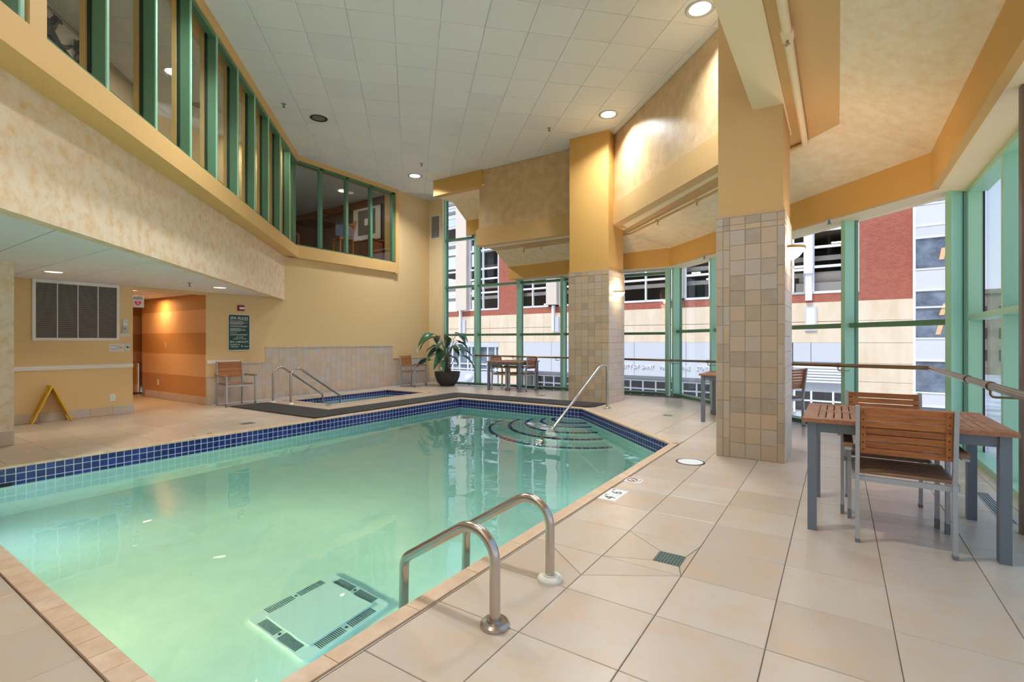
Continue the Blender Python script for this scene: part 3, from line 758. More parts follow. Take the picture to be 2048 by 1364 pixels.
# higher soffit at the left window
us = sroot('ceiling_upper_soffit')
strip('soffit_flat', [(-8.95, 9.76, 5.11), (-7.3, 9.76, 5.11)], [(-8.95, 10.56, 5.13), (-7.3, 10.56, 5.13)], M['cream'], us)
strip('soffit_slope', [(-8.95, 10.55, 5.13), (-7.3, 10.55, 5.13)], [(-8.95, 11.15, 4.72), (-7.3, 11.15, 4.72)], M['mottle3'], us)
MB().box(-8.95, -7.3, 11.12, 11.2, 4.32, 4.75).build('soffit_fascia', M['amber'], us)
MB().box(-7.56, -7.44, 9.9, 11.2, 3.7, 4.6).build('soffit_cheek', M['beam'], us)
# ================================================================ COLUMNS
def column(name, x0, x1, y0, y1, zt, tw, th_, cols_f, inner_x=None):
    r = sroot(name)
    MB().box(x0, x1 if inner_x is None else inner_x, y0, y1, zt, CH+.02).build('shaft', M['amber'] if inner_x is None else M['beam'], r)
    if inner_x is not None: MB().box(inner_x, x1, y0, y1, zt, 3.76).build('shaft', M['beam'], r)
    g = .012
    MB().box(x0-g, x1+g, y0-g, y1+g, 0, zt).build('tile_core', M['cgrout'], r)
    W_ = x1-x0+2*g; D_ = y1-y0+2*g
    def cols(L, cl_):
        out = []; u = 0
        for c in cl_: out.append((u, min(u+c*L/sum(cl_), L))); u += c*L/sum(cl_)
        return out
    def face(o, a, nrm, L, cl_):
        cs = []
        for u0, u1 in cols(L, cl_):
            z = 0
            hh = th_ if (u1-u0) > .1 else th_*1.25
            while z < zt-.10:
                z1 = min(z+hh, zt-.085)
                if z1-z > .02: cs.append((u0, u1, z, z1))
                z = z1 if z1-z > .02 else zt
            cs.append((u0, u1, zt-.085, zt))
        wall_tiles(r, 'tile', o, a, (0, 0, 1), nrm, cs, M['ctile'] if nrm[1] < 0 else M['wtile'], .008, .003, 160)
    face((x0-g, y0-g, 0), (1, 0, 0), (0, -1, 0), W_, cols_f)
    face((x1+g, y0-g, 0), (0, 1, 0), (1, 0, 0), D_, [1]*int(round(D_/tw)))
    face((x0-g, y1+g, 0), (0, -1, 0), (-1, 0, 0), D_, [1]*int(round(D_/tw)))
    MB().box(x0-g-.008, x1+g+.008, y0-g-.008, y1+g+.008, zt, zt+.012).build('cap_trim', M['cgrout'], r)
    return r
column('column_1', -1.11, -.475, 5.83, 6.70, 2.62, .165, .165, [.07, .07, .16, .16, .16, .065], -.75)
column('column_2', -4.715, -3.845, 9.32, 10.14, 2.70, .137, .137, [.137]*6)
# ================================================================ WINDOWS
FRA, FRB = Vector((-9.86, 11.145, 0)), Vector((-3.2, 11.555, 0))
dF = (FRB-FRA).normalized(); nF = Vector((-dF.y, dF.x, 0))
w1 = sroot('window_1')
def fpt(t, off, z): return FRA+dF*t+nF*off+Vector((0, 0, z))
LF = (FRB-FRA).length
ft = [.02, 1.17, 2.57, 3.88, 5.20, LF-.12]
for k, t in enumerate(ft):
    zt = 5.6 if k < 3 else 2.96
    MB().ob(fpt(t-.04, 0 if k else .06, 0), dF*(.08 if k else .05), nF*(.22 if k else .07), (0, 0, zt)).build('mullion', M['green'], w1)
    MB().ob(fpt(t-(.05 if k else .02), .18, 0), dF*(.1 if k else .04), nF*.05, (0, 0, zt)).build('glazing_bead', M['green_dk'], w1)
for k in range(len(ft)-1):
    a, b = ft[k], ft[k+1]; zs = [.06, 1.45, 2.87] if k > 1 else [.06, 1.45, 2.87, 4.28, 5.6]
    for z0, z1 in zip(zs[:-1], zs[1:]):
        MB().ob(fpt(a, .20, z0), dF*(b-a), nF*.008, (0, 0, z1-z0)).build('pane', M['glass'], w1)
        MB().ob(fpt(a, .08, z1-.03), dF*(b-a), nF*.13, (0, 0, .06)).build('transom', M['green_dk'], w1)
    MB().ob(fpt(a, .0, 0), dF*(b-a), nF*.22, (0, 0, .06)).build('sill', M['green_dk'], w1)
w2 = sroot('window_2')
td0, td1 = t45(1.2, 7.15), t45(-3.2, 11.55)
dt = [td0+.235, t45(.06, 8.29), t45(-1.04, 9.39), t45(-2.14, 10.49), td1-.03]
for t in dt:
    MB().ob(on45(8.35, t-.032), E45*.064, N45*.2, (0, 0, 2.96)).build('mullion', M['green'], w2)
    MB().ob(on45(8.58, t-.042), E45*.084, N45*.05, (0, 0, 2.96)).build('glazing_bead', M['green_dk'], w2)
for a, b in zip(dt[:-1], dt[1:]):
    for z0, z1 in ((.06, 1.49), (1.49, 2.95)):
        MB().ob(on45(8.605, a)+Vector((0, 0, z0)), E45*(b-a), N45*.008, (0, 0, z1-z0)).build('pane', M['glass'], w2)
    MB().ob(on45(8.45, a)+Vector((0, 0, 1.455)), E45*(b-a), N45*.12, (0, 0, .065)).build('transom', M['green_dk'], w2)
    MB().ob(on45(8.35, a), E45*(b-a), N45*.2, (0, 0, .06)).build('sill', M['green_dk'], w2)
w3 = sroot('window_3')
ry = [7.30, 5.93, 4.51, 3.09, 1.67, .25, -1.2, -2.6]
for y in ry:
    MB().box(1.2, 1.33, y, y+.07, 0, 2.96).build('mullion', M['green'], w3)
    MB().box(1.318, 1.335, y-.006, y+.076, 0, 2.96).build('gasket', M['gasket'], w3)
for b, a in zip(ry[:-1], ry[1:]):
    for z0, z1 in ((.06, 1.53), (1.53, 2.95)):
        MB().box(1.338, 1.346, a+.07, b, z0, z1).build('pane', M['glass'], w3)
    MB().box(1.2, 1.36, a+.07, b, 1.5, 1.56).build('transom', M['green'], w3)
    MB().box(1.2, 1.36, a+.07, b, 0, .06).build('sill', M['green'], w3)
    MB().box(1.2, 1.36, a+.07, b, 2.90, 2.96).build('head', M['green'], w3)
post = MB().box(1.005, 1.05, 4.53, 4.60, 0, 2.955).build('brown_post', mat('brown_enamel', srgb(110, 88, 72), .4))
tag(post, 'slim brown steel post standing at the right edge of the photo', 'post')
# ================================================================ HANDRAILS ALONG THE GLASS
def rail(label, pts, r, brackets, outv):
    o = thing('window_handrail', label, 'handrail', (0, 0, 0), 0, None)
    MB().tube(pts, r, 14).build('rail', M['bronze'], o, True)
    for t, col in brackets:
        a, b = Vector(pts[0]), Vector(pts[-1]); p = a+(b-a)*t; d = (b-a).normalized(); ov = Vector(outv)
        MB().tube([p-d*.03, p+d*.03], r*1.22, 14).build('collar', M['bronze'], o, True)
        if col: MB().tube(fillet([p+Vector((0, 0, -r)), p+Vector((0, 0, -.075)), p+ov+Vector((0, 0, -.075))], .03, 5), .008, 8).build('bracket', M['bronze'], o, True)
    return o
rail('polished bronze handrail running along the right hand glass wall', [(.87, 7.22, .965), (.85, -1, .965)], .027, [(.235, 0), (.322, 1)], (.15, 0, 0))
rail('bronze handrail along the slanted glass wall behind the big columns', [(.87, 7.23, .965), (-3.18, 11.25, .832)], .024, [(.214, 1), (.477, 1), (.742, 1), (.985, 1)], (.13, .13, 0))
rail('bronze handrail in front of the far windows beside the plant', [(-3.2, 11.27, .832), (-8.62, 11.1, .86)], .024, [(.271, 1), (.526, 1), (.766, 1), (.99, 1)], (0, .2, 0))
# ================================================================ POOL RAILS
M['white_plastic'] = mat('cream_plastic', srgb(236, 230, 212), .5)
def rail_pair(name, lab, pts, r, esc, escm, parent_loc):
    o = thing(name, lab, 'handrail', parent_loc)
    L_ = Vector(parent_loc)
    MB().tube([Vector(p)-L_ for p in pts], r, 18).build('rail', M['steel'], o, True)
    if esc:
        MB().lathe([(r*1.02, .0), (esc, 0), (esc, .016), (esc*.86, .026), (r*1.5, .028), (r*1.5, .034), (r*1.02, .034)], (0, 0, 0), 28).build('escutcheon', escm, o, True)
    return o
for y, m_, lab in ((1.787, M['steel'], 'near curved stainless ladder rail with steel collar at the pool edge'), (2.29, M['white_plastic'], 'second curved stainless ladder rail with white plastic collar at the pool edge')):
    pts = fillet([(-1.274, y, -.004), (-1.274, y, .52), (-1.84, y, .165), (-1.868, y, -1.1)], [.13, .08], 10)
    rail_pair('ladder_rail', lab, pts, .0245, .066, m_, (-1.274, y, 0))
for x, y0, dz, lab in ((-9.735, 5.76, 0, 'left of two stainless grab rails leading into the hot tub'), (-9.175, 5.80, -.02, 'right of two stainless grab rails leading into the hot tub')):
    pts = fillet([(x, y0, -.002), (x, y0, .86+dz), (x, y0+1.17, .07), (x, y0+1.19, -.6)], [.16, .08], 10)
    rail_pair('spa_grab_rail', lab, pts, .022, .05, M['white_plastic'], (x, y0, 0))
hb = Vector((-3.63, 8.74, 0)); hd = Vector((-.34, -1.56, 0))
pts = fillet([hb, hb+Vector((0, 0, .86)), hb+Vector((-.06, -.20, .86)), Vector((-3.947, 7.181, -.19)), Vector((-4.09, 6.7, -.5))], [.10, .09, .05], 8)
pts = fillet([hb, hb+Vector((0, 0, .83)), hb+Vector((-.05, -.23, .80)), Vector((-3.947, 7.181, -.19)), Vector((-4.02, 6.95, -.36)), Vector((-4.02, 6.95, -1.3))], [.09, .12, .05, .06], 8)
rail_pair('step_handrail', 'tall stainless handrail beside the far column descending into the pool steps', pts, .023, .075, M['steel'], tuple(hb))
# ================================================================ CHAIRS AND TABLES
def chair():
    t = thing('armchair', '', 'chair')
    for s in (-1, 1):
        MB().extr([(s*.233-.011, -.255, 0), (s*.233-.011, -.215, 0), (s*.233-.011, -.198, .42), (s*.233-.011, -.262, .868), (s*.233-.011, -.295, .868), (s*.233-.011, -.238, .42)], (.022, 0, 0)).build('rear_leg', M['alu'], t)
        MB().cbox((s*.267, .25, .29), (.022, .05, .578)).build('front_leg', M['alu'], t)
        MB().cbox((s*.267, .25, .035), (.0235, .0515, .07)).build('foot_sleeve', M['greyfoot'], t)
        MB().cbox((s*.233, -.235, .012), (.026, .044, .024)).build('foot_sleeve', M['greyfoot'], t)
        MB().ob((s*.279-.0175, -.235, .575), (.035, 0, 0), (0, .51, 0), (0, 0, .012)).build('arm_frame', M['alu'], t)
        MB().tile(s*.279-.027, s*.279+.027, -.19, .265, .022, .004, .587).build('arm_pad', M['teak_seat'], t)
        MB().cbox((s*.25, .02, .405), (.018, .46, .035)).build('side_rail', M['alu'], t)
        b = MB().ob((s*.205-.014, -.222-.0, .565), (.028, 0, 0), (0, -.012, 0), (0, -.043, .29)).build('back_batten', M['teak'], t)
        for q in range(6):
            f_ = .08+q*.165
            MB().tube([(s*.205, -.228-.043*f_-.010, .565+.29*f_), (s*.205, -.233-.043*f_-.010, .565+.29*f_)], .0045, 6).build('screw', M['black'], b)
    for y in (-.215, .245): MB().cbox((0, y, .402), (.49, .02, .032)).build('cross_rail', M['alu'], t)
    k7 = 7
    sl = MB().ob((-.222, 0, 0), (.444, 0, 0), (0, .018, 0), (0, -.0055, .037)).mesh('back_slat', M['teak'])
    for k in range(k7):
        z = .562+k*.0425; link('back_slat', sl, t, (0, -.222-.0063*k, z))
    ss = MB().tile(-.236, .236, -.034, .034, .018, .004).mesh('seat_slat', M['teak_seat'])
    for k in range(6):
        y = -.165+k*.074; link('seat_slat', ss, t, (0, y, .418+.012*abs(k-2.2)/2.8))
    return t
def table(w_, d_, h, nm, lab, loc, rz=0, slat=True):
    t = thing(nm, lab, 'table', loc, rz)
    lx, ly = w_/2-.055, d_/2-.055
    for sx_ in (-1, 1):
        for sy_ in (-1, 1): MB().cbox((sx_*lx, sy_*ly, (h-.03)/2), (.052, .07, h-.03)).build('leg', M['steelgrey'], t)
    for s in (-1, 1):
        MB().cbox((0, s*(ly+.005), h-.062), (2*lx-.05, .03, .064)).build('apron', M['steelgrey'], t)
        MB().cbox((s*(lx+.004), 0, h-.062), (.03, 2*ly-.07, .064)).build('apron', M['steelgrey'], t)
    bw = .085
    for s in (-1, 1):
        MB().tile(-w_/2, w_/2, s*(d_/2-bw/2)-bw/2, s*(d_/2-bw/2)+bw/2, .028, .004, h-.028).build('border_board', M['teak_top'], t)
        MB().tile(s*(w_/2-bw/2)-bw/2, s*(w_/2-bw/2)+bw/2, -d_/2+bw+.002, d_/2-bw-.002, .028, .004, h-.028).build('border_board', M['teak_top'], t)
    MB().tile(-w_/2+bw+.002, w_/2-bw-.002, -.03, .03, .028, .004, h-.028).build('middle_board', M['teak_top'], t)
    MB().cbox((0, 0, h-.034), (w_-.15, d_-.15, .01)).build('under_frame', M['dark'], t)
    n = 19; iw = (w_-2*bw)/n; il = d_/2-bw-.03
    sm = MB().tile(-iw/2+.003, iw/2-.003, -il/2+.002, il/2-.002, .026, .003).mesh('slat', M['teak_top'])
    for k in range(n):
        for s in (-1, 1): link('slat', sm, t, (-w_/2+bw+iw*(k+.5), s*(.03+il/2), h-.028))
    return t
tb = table(1.05, .95, .755, 'dining_table', 'nearest teak slat table with slate grey legs by the glass wall', (.325, 4.325, 0))
tb2 = dup(tb, (-7.05, 10.70, 0), 0, 'far teak and grey metal table near the potted plant')
tb3 = dup(tb, (-1.30, 8.55, 0), 0, 'teak and metal table mostly hidden behind the near column')
ch = chair()
ch.location = (.337, 4.045, 0); ch['label'] = 'closest teak slat armchair seen from behind, pulled up to the nearest table'
dup(ch, (.295, 4.63, 0), PI, 'teak armchair on the far side of the nearest table, only its top slats showing')
dup(ch, (-9.94, 5.10, 0), math.radians(-94), 'teak armchair against the left wall below the spa rules sign')
dup(ch, (-9.92, 9.97, 0), math.radians(-82), 'teak armchair against the wall between hot tub and potted plant')
dup(ch, (-7.33, 10.70, 0), math.radians(-90), 'teak armchair on the plant side of the far table')
dup(ch, (-6.74, 10.70, 0), math.radians(90), 'teak armchair on the column side of the far table, orange back slats showing')
dup(ch, (-.745, 8.42, 0), math.radians(60), 'teak armchair just visible to the right of the near column')
dup(ch, (-1.56, 9.285, 0), PI, 'teak armchair behind the hidden table, a sliver showing left of the near column')
# ================================================================ PLANT
pl = thing('potted_plant', 'large leafy plant in a round charcoal bowl pot by the far window', 'plant', (-9.26, 10.66, 0))
MB().lathe([(0, 0), (.19, 0), (.29, .12), (.345, .26), (.365, .40), (.345, .40), (.32, .35), (0, .35)], seg=32).build('pot', M['pot'], pl, True)
MB().lathe([(0, .365), (.15, .37), (.325, .352)], seg=24).build('soil', M['soil'], pl, True)
def leaf_mesh(L, W, droop, seed):
    rr = random.Random(seed); mb = MB(); n = 8; rows = []
    for k in range(n+1):
        t = k/n; wd = W*math.sin(PI*min(1, t*.96+.03))**.75*(1-.25*t); x = L*(t-.12*droop*t*t); z = -droop*L*t*t
        i = len(mb.v)
        wob = .012*math.sin(t*9+seed)
        mb.v += [(x, -wd, z+wd*.35+wob), (x, -wd*.5, z+wd*.08), (x, 0, z-.004), (x, wd*.5, z+wd*.08), (x, wd, z+wd*.35-wob)]; rows.append(i)
    for a, b in zip(rows[:-1], rows[1:]):
        for q in range(4): mb.f.append((a+q, b+q, b+q+1, a+q+1))
    # underside for thickness
    nv = len(mb.v); mb.v += [(x, y, z-.003) for x, y, z in mb.v[:]]; mb.f += [tuple(nv+k for k in reversed(f)) for f in mb.f[:]]
    return mb.mesh('leaf', M['leaf'], True)
leaves = [leaf_mesh(.44, .10, .45, 1), leaf_mesh(.54, .115, .6, 2), leaf_mesh(.38, .09, .25, 3), leaf_mesh(.48, .125, .5, 4)]
rr = random.Random(11)
specs = [(-40, .62, 1.50), (185, .66, 1.38), (200, .52, 1.15), (150, .45, 1.42), (215, .62, .92), (168, .58, 1.10), (20, .45, 1.30), (5, .62, 1.25), (-15, .55, 1.02), (-60, .36, .85), (40, .5, 1.5), (95, .3, 1.45),
         (230, .35, 1.2), (-25, .42, 1.18), (60, .35, 1.1), (120, .36, 1.05), (250, .4, .75), (-95, .3, .98), (275, .25, 1.25), (175, .74, .74), (340, .66, 1.44), (10, .55, .86), (300, .3, 1.1), (205, .7, 1.48)]
for k, (az, rad, h) in enumerate(specs):
    az = math.radians(az+33.5+rr.uniform(-8, 8)); rad *= .62
    bx, by = rr.uniform(-.07, .07), rr.uniform(-.07, .07)
    ex, ey = bx+rad*math.cos(az), by+rad*math.sin(az)
    pts = []
    for q in range(8):
        t = q/7; pts.append((bx+(ex-bx)*t**1.7, by+(ey-by)*t**1.7, .36+(h-.36)*(1-(1-t)**1.5)))
    MB().tube(pts, [.011-.006*q/7 for q in range(8)], 6).build('stem', M['stem'], pl, True)
    o = link('leaf', leaves[k % 4], pl, (ex, ey, h-.01)); o.rotation_euler = (rr.uniform(-.5, .5), rr.uniform(-.15, .5), az+rr.uniform(-.5, .5)); s_ = rr.uniform(.9, 1.15); o.scale = (s_, s_, s_)
# ================================================================ MATS
def ribs(polyh, c, ang, pitch, z0, z1, mb, ext=2.2):
    n = int(2*ext/pitch)
    for k in range(n):
        a = -ext+k*pitch; d = Vector((math.cos(ang), math.sin(ang), 0)); nn = Vector((-d.y, d.x, 0)); p = Vector((c[0], c[1], 0))+nn*a
        q = [p-d*ext*1.5, p+d*ext*1.5, p+d*ext*1.5+nn*pitch*.5, p-d*ext*1.5+nn*pitch*.5]
        q = clip_all([(v.x, v.y) for v in q], polyh)
        if q: mb.prism(q, z0, z1)
def mat_thing(lab, poly):
    o = thing('rubber_mat', lab, 'mat', (0, 0, 0), 0)
    MB().prism(poly, .0085, .017).build('base', M['rubber'], o)
    mb = MB(); c = (sum(p[0] for p in poly)/len(poly), sum(p[1] for p in poly)/len(poly)); ribs(half(poly), c, math.radians(38), .045, .017, .021, mb)
    r = mb.build('ribs', M['rubber2'], o); r['kind'] = 'stuff'
mat_thing('black ribbed rubber mat laid across the deck in front of the hot tub rails', [(-9.76, 4.9), (-7.12, 4.93), (-7.12, 5.64), (-9.74, 5.63)])
mat_thing('black ribbed runner mat between the hot tub and the pool', [(-7.74, 5.66), (-7.11, 5.66), (-7.11, 8.6), (-7.74, 8.6)])
mat_thing('black ribbed mat at the far pool corner nearest the plant', [(-7.76, 8.61), (-6.5, 8.61), (-6.5, 9.24), (-7.76, 9.24)])
mat_thing('black ribbed mat behind the far pool edge, middle of three', [(-6.49, 8.61), (-5.24, 8.61), (-5.24, 9.27), (-6.49, 9.27)])
mat_thing('black ribbed mat behind the far pool edge, in front of the far column', [(-5.23, 8.61), (-4.0, 8.61), (-3.88, 8.74), (-3.88, 9.29), (-5.23, 9.29)])
# ================================================================ SIGNS AND SMALL WALL THINGS
RX = (PI/2, 0, PI/2)   # text facing +X
def wtext(parent, body, size, loc, m, rot=RX, align='CENTER', ext=.0015, sx=1.0, name='lettering'):
    o = link(name, text_mesh(body, size, m, ext, align, sx), parent, loc); o.rotation_euler = rot; return o
sg = thing('spa_rules_sign', 'dark green spa rules board with white lettering on the tan wall', 'sign', (XW+.004, 5.41, 1.45))
def rr_x(hy, hz, r, x0, x1, mb):
    prof = [Vector((x0, a, b)) for a, b in rrect(hy, hz, r)]; return mb.extr(prof, (x1-x0, 0, 0))
rr_x(.225, .375, .03, 0, .006, MB()).build('border', M['signwhite'], sg)
rr_x(.213, .363, .024, .006, .008, MB()).build('panel', M['signgreen'], sg)
wtext(sg, 'SPA RULES', .078, (.009, 0, .29), M['signwhite'])
MB().box(.008, .0095, -.19, .19, .243, .247).build('rule_line', M['signwhite'], sg)
rr2 = random.Random(3); mb = MB()
for z in (.215, .198, .181, .164, .13, .113, .075, .058, .041, .024, -.01, -.045, -.06):
    y = -.185; end = rr2.uniform(.02, .18) if z not in (-.01,) else -.06
    while y < end:
        l = rr2.uniform(.008, .03); mb.box(.008, .009, y, y+l, z, z+.007); y += l+.006
mb.build('fine_print', M['signwhite'], sg)['kind'] = 'stuff'
wtext(sg, 'SPA HOURS', .03, (.009, .01, -.1), M['signwhite'])
wtext(sg, '5:00 AM TO 1:00 AM', .03, (.009, .01, -.138), M['signwhite'])
wtext(sg, 'SPA CAPACITY', .058, (.009, 0, -.2), M['signwhite'])
wtext(sg, 'NUMBER OF', .036, (.009, -.085, -.255), M['signwhite'])
wtext(sg, 'PERSONS', .036, (.009, -.095, -.298), M['signwhite'])
wtext(sg, '6', .06, (.009, .055, -.285), M['signwhite'])
mb = MB(); mb.box(.008, .009, .1, .19, -.3, -.29); mb.build('fine_print', M['signwhite'], sg)['kind'] = 'stuff'
al_ = thing('fire_alarm_strobe', 'small red fire alarm strobe with white lens above the spa rules sign', 'alarm', (XW, 5.44, 1.955))
MB().box(0, .05, -.06, .06, -.06, .06).build('housing', M['red'], al_)
MB().box(.05, .07, -.045, .05, -.02, .015).build('lens', M['signwhite'], al_)
# louvre grille
gr = thing('wall_grille', 'big white framed louvred air return grille on the left wall', 'grille', (XW, 2.80, 1.75))
for y0, y1, z0, z1 in ((-.55, .555, .435, .485), (-.55, .555, -.47, -.43), (-.55, -.51, -.43, .435), (.52, .555, -.43, .435)): MB().box(0, .03, y0, y1, z0, z1).build('frame', M['white'], gr)
MB().box(0, .004, -.51, .52, -.43, .435).build('backing', M['dark'], gr)
ls = MB().extr([(.008, -.51, -.001), (.022, -.51, .0), (.022, -.51, .0045), (.008, -.51, .0025)], (0, 1.03, 0)).mesh('slat', mat('grille_slat_grey', srgb(176, 168, 160), .5))
for k in range(54): link('slat', ls, gr, (0, 0, -.428+k*.016))
for y in (-.255, .0, .262): MB().box(.004, .027, y-.005, y+.005, -.43, .435).build('divider', M['white'], gr)
# thermostat stack, paper signs, outlets
o = thing('white_thermostat', 'small white thermostat box beside the doorway above a grey button box', 'thermostat', (XW, 3.437, 1.59))
MB().box(0, .03, -.03, .035, -.052, .052).build('housing', M['white'], o); MB().box(.03, .033, -.02, .025, -.01, .03).build('display', M['cover'], o)
o = thing('call_button_box', 'grey metal button box under the white thermostat by the doorway', 'switch', (XW, 3.437, 1.465))
MB().box(0, .02, -.035, .035, -.058, .058).build('plate', M['alu'], o); MB().tube([(.02, 0, .02), (.027, 0, .02)], .009, 10).build('button', M['black'], o)
o = thing('label_strip', 'narrow white label strip under the grey button box', 'label', (XW, 3.45, 1.375))
MB().box(0, .003, -.07, .07, -.02, .02).build('plate', M['signwhite'], o)
mb = MB(); [mb.box(.003, .004, y, y+.012, -.006, .004) for y in (-.055, -.035, -.015, .005, .025, .042)]; mb.build('fine_print', M['artgrey'], o)['kind'] = 'stuff'
o = thing('paper_notice', 'white paper notice with a round emblem left of the doorway', 'notice', (XW, 3.33, 1.155))
MB().box(0, .003, -.105, .1, -.062, .062).build('sheet', M['signwhite'], o)
M['lilac'] = mat('lilac_print', srgb(150, 140, 190), .6)
mb = MB()
for z in (.035, .018, -.015, -.03, -.044):
    y = -.09
    while y < 0: mb.box(.003, .004, y, y+.012, z, z+.008); y += .017
mb.build('fine_print', M['lilac'], o)['kind'] = 'stuff'
MB().tube([(.0035+.0, .05+.042*math.cos(a), .042*math.sin(a)) for a in [2*PI*k/20 for k in range(21)]], .003, 5).build('emblem_ring', M['artgrey'], o)
MB().box(.003, .005, .03, .07, -.008, .008).build('emblem_bar', M['red'], o)
o = thing('round_symbol_sign', 'small square sign with dark round symbol at the doorway edge', 'sign', (XW, 3.487, 1.165))
MB().box(0, .004, -.03, .03, -.062, .055).build('plate', M['cover'], o)
MB().tube([(.003, 0, .0), (.006, 0, 0)], .022, 16).build('symbol', M['signgreen'], o)
MB().tube([(.004, .008, .006), (.007, .008, .006)], .009, 10).build('symbol_dot', M['signwhite'], o)
def outlet(lab, loc, rz):
    o = thing('wall_outlet', lab, 'outlet', loc, rz)
    MB().box(0, .006, -.037, .037, -.06, .06).build('plate', M['white'], o)
    for z in (.022, -.022): MB().tube([(.005, 0, z), (.008, 0, z)], .016, 12).build('socket', M['cover'], o)
    return o
outlet('white outlet plate low on the left wall near the doorway', (XW, 3.267, .30), 0)
outlet('white outlet plate low on the striped alcove wall', (-12.55, AY, .36), -PI/2)
o = thing('light_switch', 'pale light switch plate on the striped alcove wall', 'switch', (-12.18, AY, 1.18), -PI/2)
MB().box(0, .006, -.037, .037, -.06, .06).build('plate', M['stripe_lt'], o); MB().box(.006, .013, -.009, .009, -.018, .018).build('toggle', M['stripe_lt'], o)
o = thing('small_wall_plate', 'small white plate on the tan wall right above the far armchair', 'wall plate', (XW, 10.62, .98))
MB().box(0, .006, -.03, .03, -.055, .055).build('plate', M['white'], o); MB().tube([(.006, 0, 0), (.01, 0, 0)], .012, 10).build('knob', M['alu'], o)
o = thing('aed_sign', 'white AED flag sign with pink heart hanging in the doorway', 'sign', (-10.95, 3.83, 2.01))
MB().box(-.004, .004, -.11, .095, -.11, .11).build('panel', M['signwhite'], o)
wtext(o, 'AED', .075, (.005, -.005, .065), M['black'])
hp = []
for k in range(28):
    a = 2*PI*k/28; hp.append((.004, .0036*16*math.sin(a)**3-.005, -.03+.0036*(13*math.cos(a)-5*math.cos(2*a)-2*math.cos(3*a)-math.cos(4*a))))
MB().extr(hp, (.002, 0, 0)).build('heart', M['pink'], o)
MB().extr([(.006, .008, .012), (.006, -.018, -.036), (.006, -.004, -.034), (.006, -.014, -.075), (.006, .012, -.022), (.006, -.002, -.024)], (.001, 0, 0)).build('lightning_bolt', M['signwhite'], o)
MB().box(-.004, .004, -.15, -.11, -.08, .08).build('bracket', M['alu'], o)
# bin
bn = thing('trash_bin', 'tall chrome waste bin standing in the alcove', 'bin', (-13.88, 4.86, 0))
MB().lathe([(0, 0), (.155, 0), (.155, .66), (.148, .66), (.148, .02)], seg=28).build('body', M['chrome'], bn, True)
MB().lathe([(.158, .66), (.16, .68), (.16, .74), (.14, .765), (.07, .77), (.07, .70)], seg=28).build('lid', M['chrome'], bn, True)
MB().lathe([(.157, .03), (.162, .03), (.162, .06), (.157, .06)], seg=28).build('base_ring', M['black'], bn, True)
# wet floor sign
wf = thing('wet_floor_sign', 'yellow folding caution floor sign leaning at the left wall', 'floor sign', (-10.29, 2.43, 0))
def wf_leaf(s):
    mb = MB(); top = Vector((0, s*.005, .56)); bot = Vector((0, s*.235, .0)); ax = (top-bot); L_ = ax.length; ax.normalize(); X_ = Vector((1, 0, 0)); nn = ax.cross(X_).normalized()
    def pc_(x0, x1, a0, a1, th=.012): mb.ob(bot+X_*x0+ax*a0, X_*(x1-x0), ax*(a1-a0), nn*th)
    pc_(-.1, .1, .10, L_-.06); pc_(-.1, -.06, 0, .10); pc_(.06, .1, 0, .10); pc_(-.1, -.03, L_-.06, L_-.02); pc_(.03, .1, L_-.06, L_-.02); pc_(-.1, .1, L_-.02, L_)
    o = mb.build('leaf_panel', M['yellow'], wf)
    mb2 = MB()
    mb2.ob(bot+X_*.1, X_*.012, ax*L_, nn*.02); mb2.ob(bot-X_*.112, X_*.012, ax*L_, nn*.02); mb2.build('edge_flange', M['yellow'], wf)
    return bot, ax, nn
for s in (-1, 1):
    bot, ax, nn = wf_leaf(s)
    if s == -1:
        me = text_mesh('CAUTION', .08, M['brownw'], .001); up = nn if nn.y < 0 else -nn
        o = link('lettering', me, wf); R = Matrix((ax, up.cross(ax), up)).transposed().to_4x4(); o.rotation_euler = R.to_euler(); off = .002 if up.dot(nn) < 0 else .014
        o.location = bot+ax*.31+up*off
MB().tube([(-.1, 0, .565), (.1, 0, .565)], .014, 8).build('hinge', M['yellow'], wf)
# pilaster vent
o = thing('wall_vent', 'small white framed grey vent high on the pilaster by the far window', 'vent', (-10.13, 11.13, 4.71))
for x0, x1, z0, z1 in ((-.19, .19, .33, .365), (-.19, .19, -.365, -.33), (-.19, -.16, -.33, .33), (.16, .19, -.33, .33)): MB().box(x0, x1, -.02, 0, z0, z1).build('frame', M['white'], o)
MB().box(-.16, .16, -.004, 0, -.33, .33).build('backing', M['alu'], o)
sm = MB().extr([(-.16, -.005, 0), (-.16, -.009, 0), (-.16, -.017, -.014), (-.16, -.013, -.014)], (.32, 0, 0)).mesh('slat', M['alu'])
for k in range(30): link('slat', sm, o, (0, 0, -.31+k*.0215))
# sconces
for lab, x, y, z in (('glowing half bowl wall sconce with brass rim on the near column', -.463, 6.25, 2.28), ('glowing half bowl wall sconce with brass rim on the far column', -3.833, 9.72, 2.27)):
    o = thing('wall_sconce', lab, 'sconce', (x, y, z))
    prof = [(.0, -.12), (.06, -.108), (.11, -.075), (.145, -.03), (.165, .0)]
    MB().lathe(prof, (0, 0, 0), 20, -PI/2, PI/2).build('bowl', M['sconce'], o, True)
    MB().lathe([(.163, 0), (.175, 0), (.175, .028), (.163, .028)], (0, 0, 0), 20, -PI/2, PI/2).build('rim', M['brass'], o, True)
    MB().box(-.002, .012, -.06, .06, -.06, .03).build('back_plate', M['brass'], o)
    point('sconce_lamp', (x+.09, y, z+.08), 13, (1, .78, .5), .05)
    point('sconce_lamp', (x+.2, y, z-.12), 5, (1, .78, .5), .05)
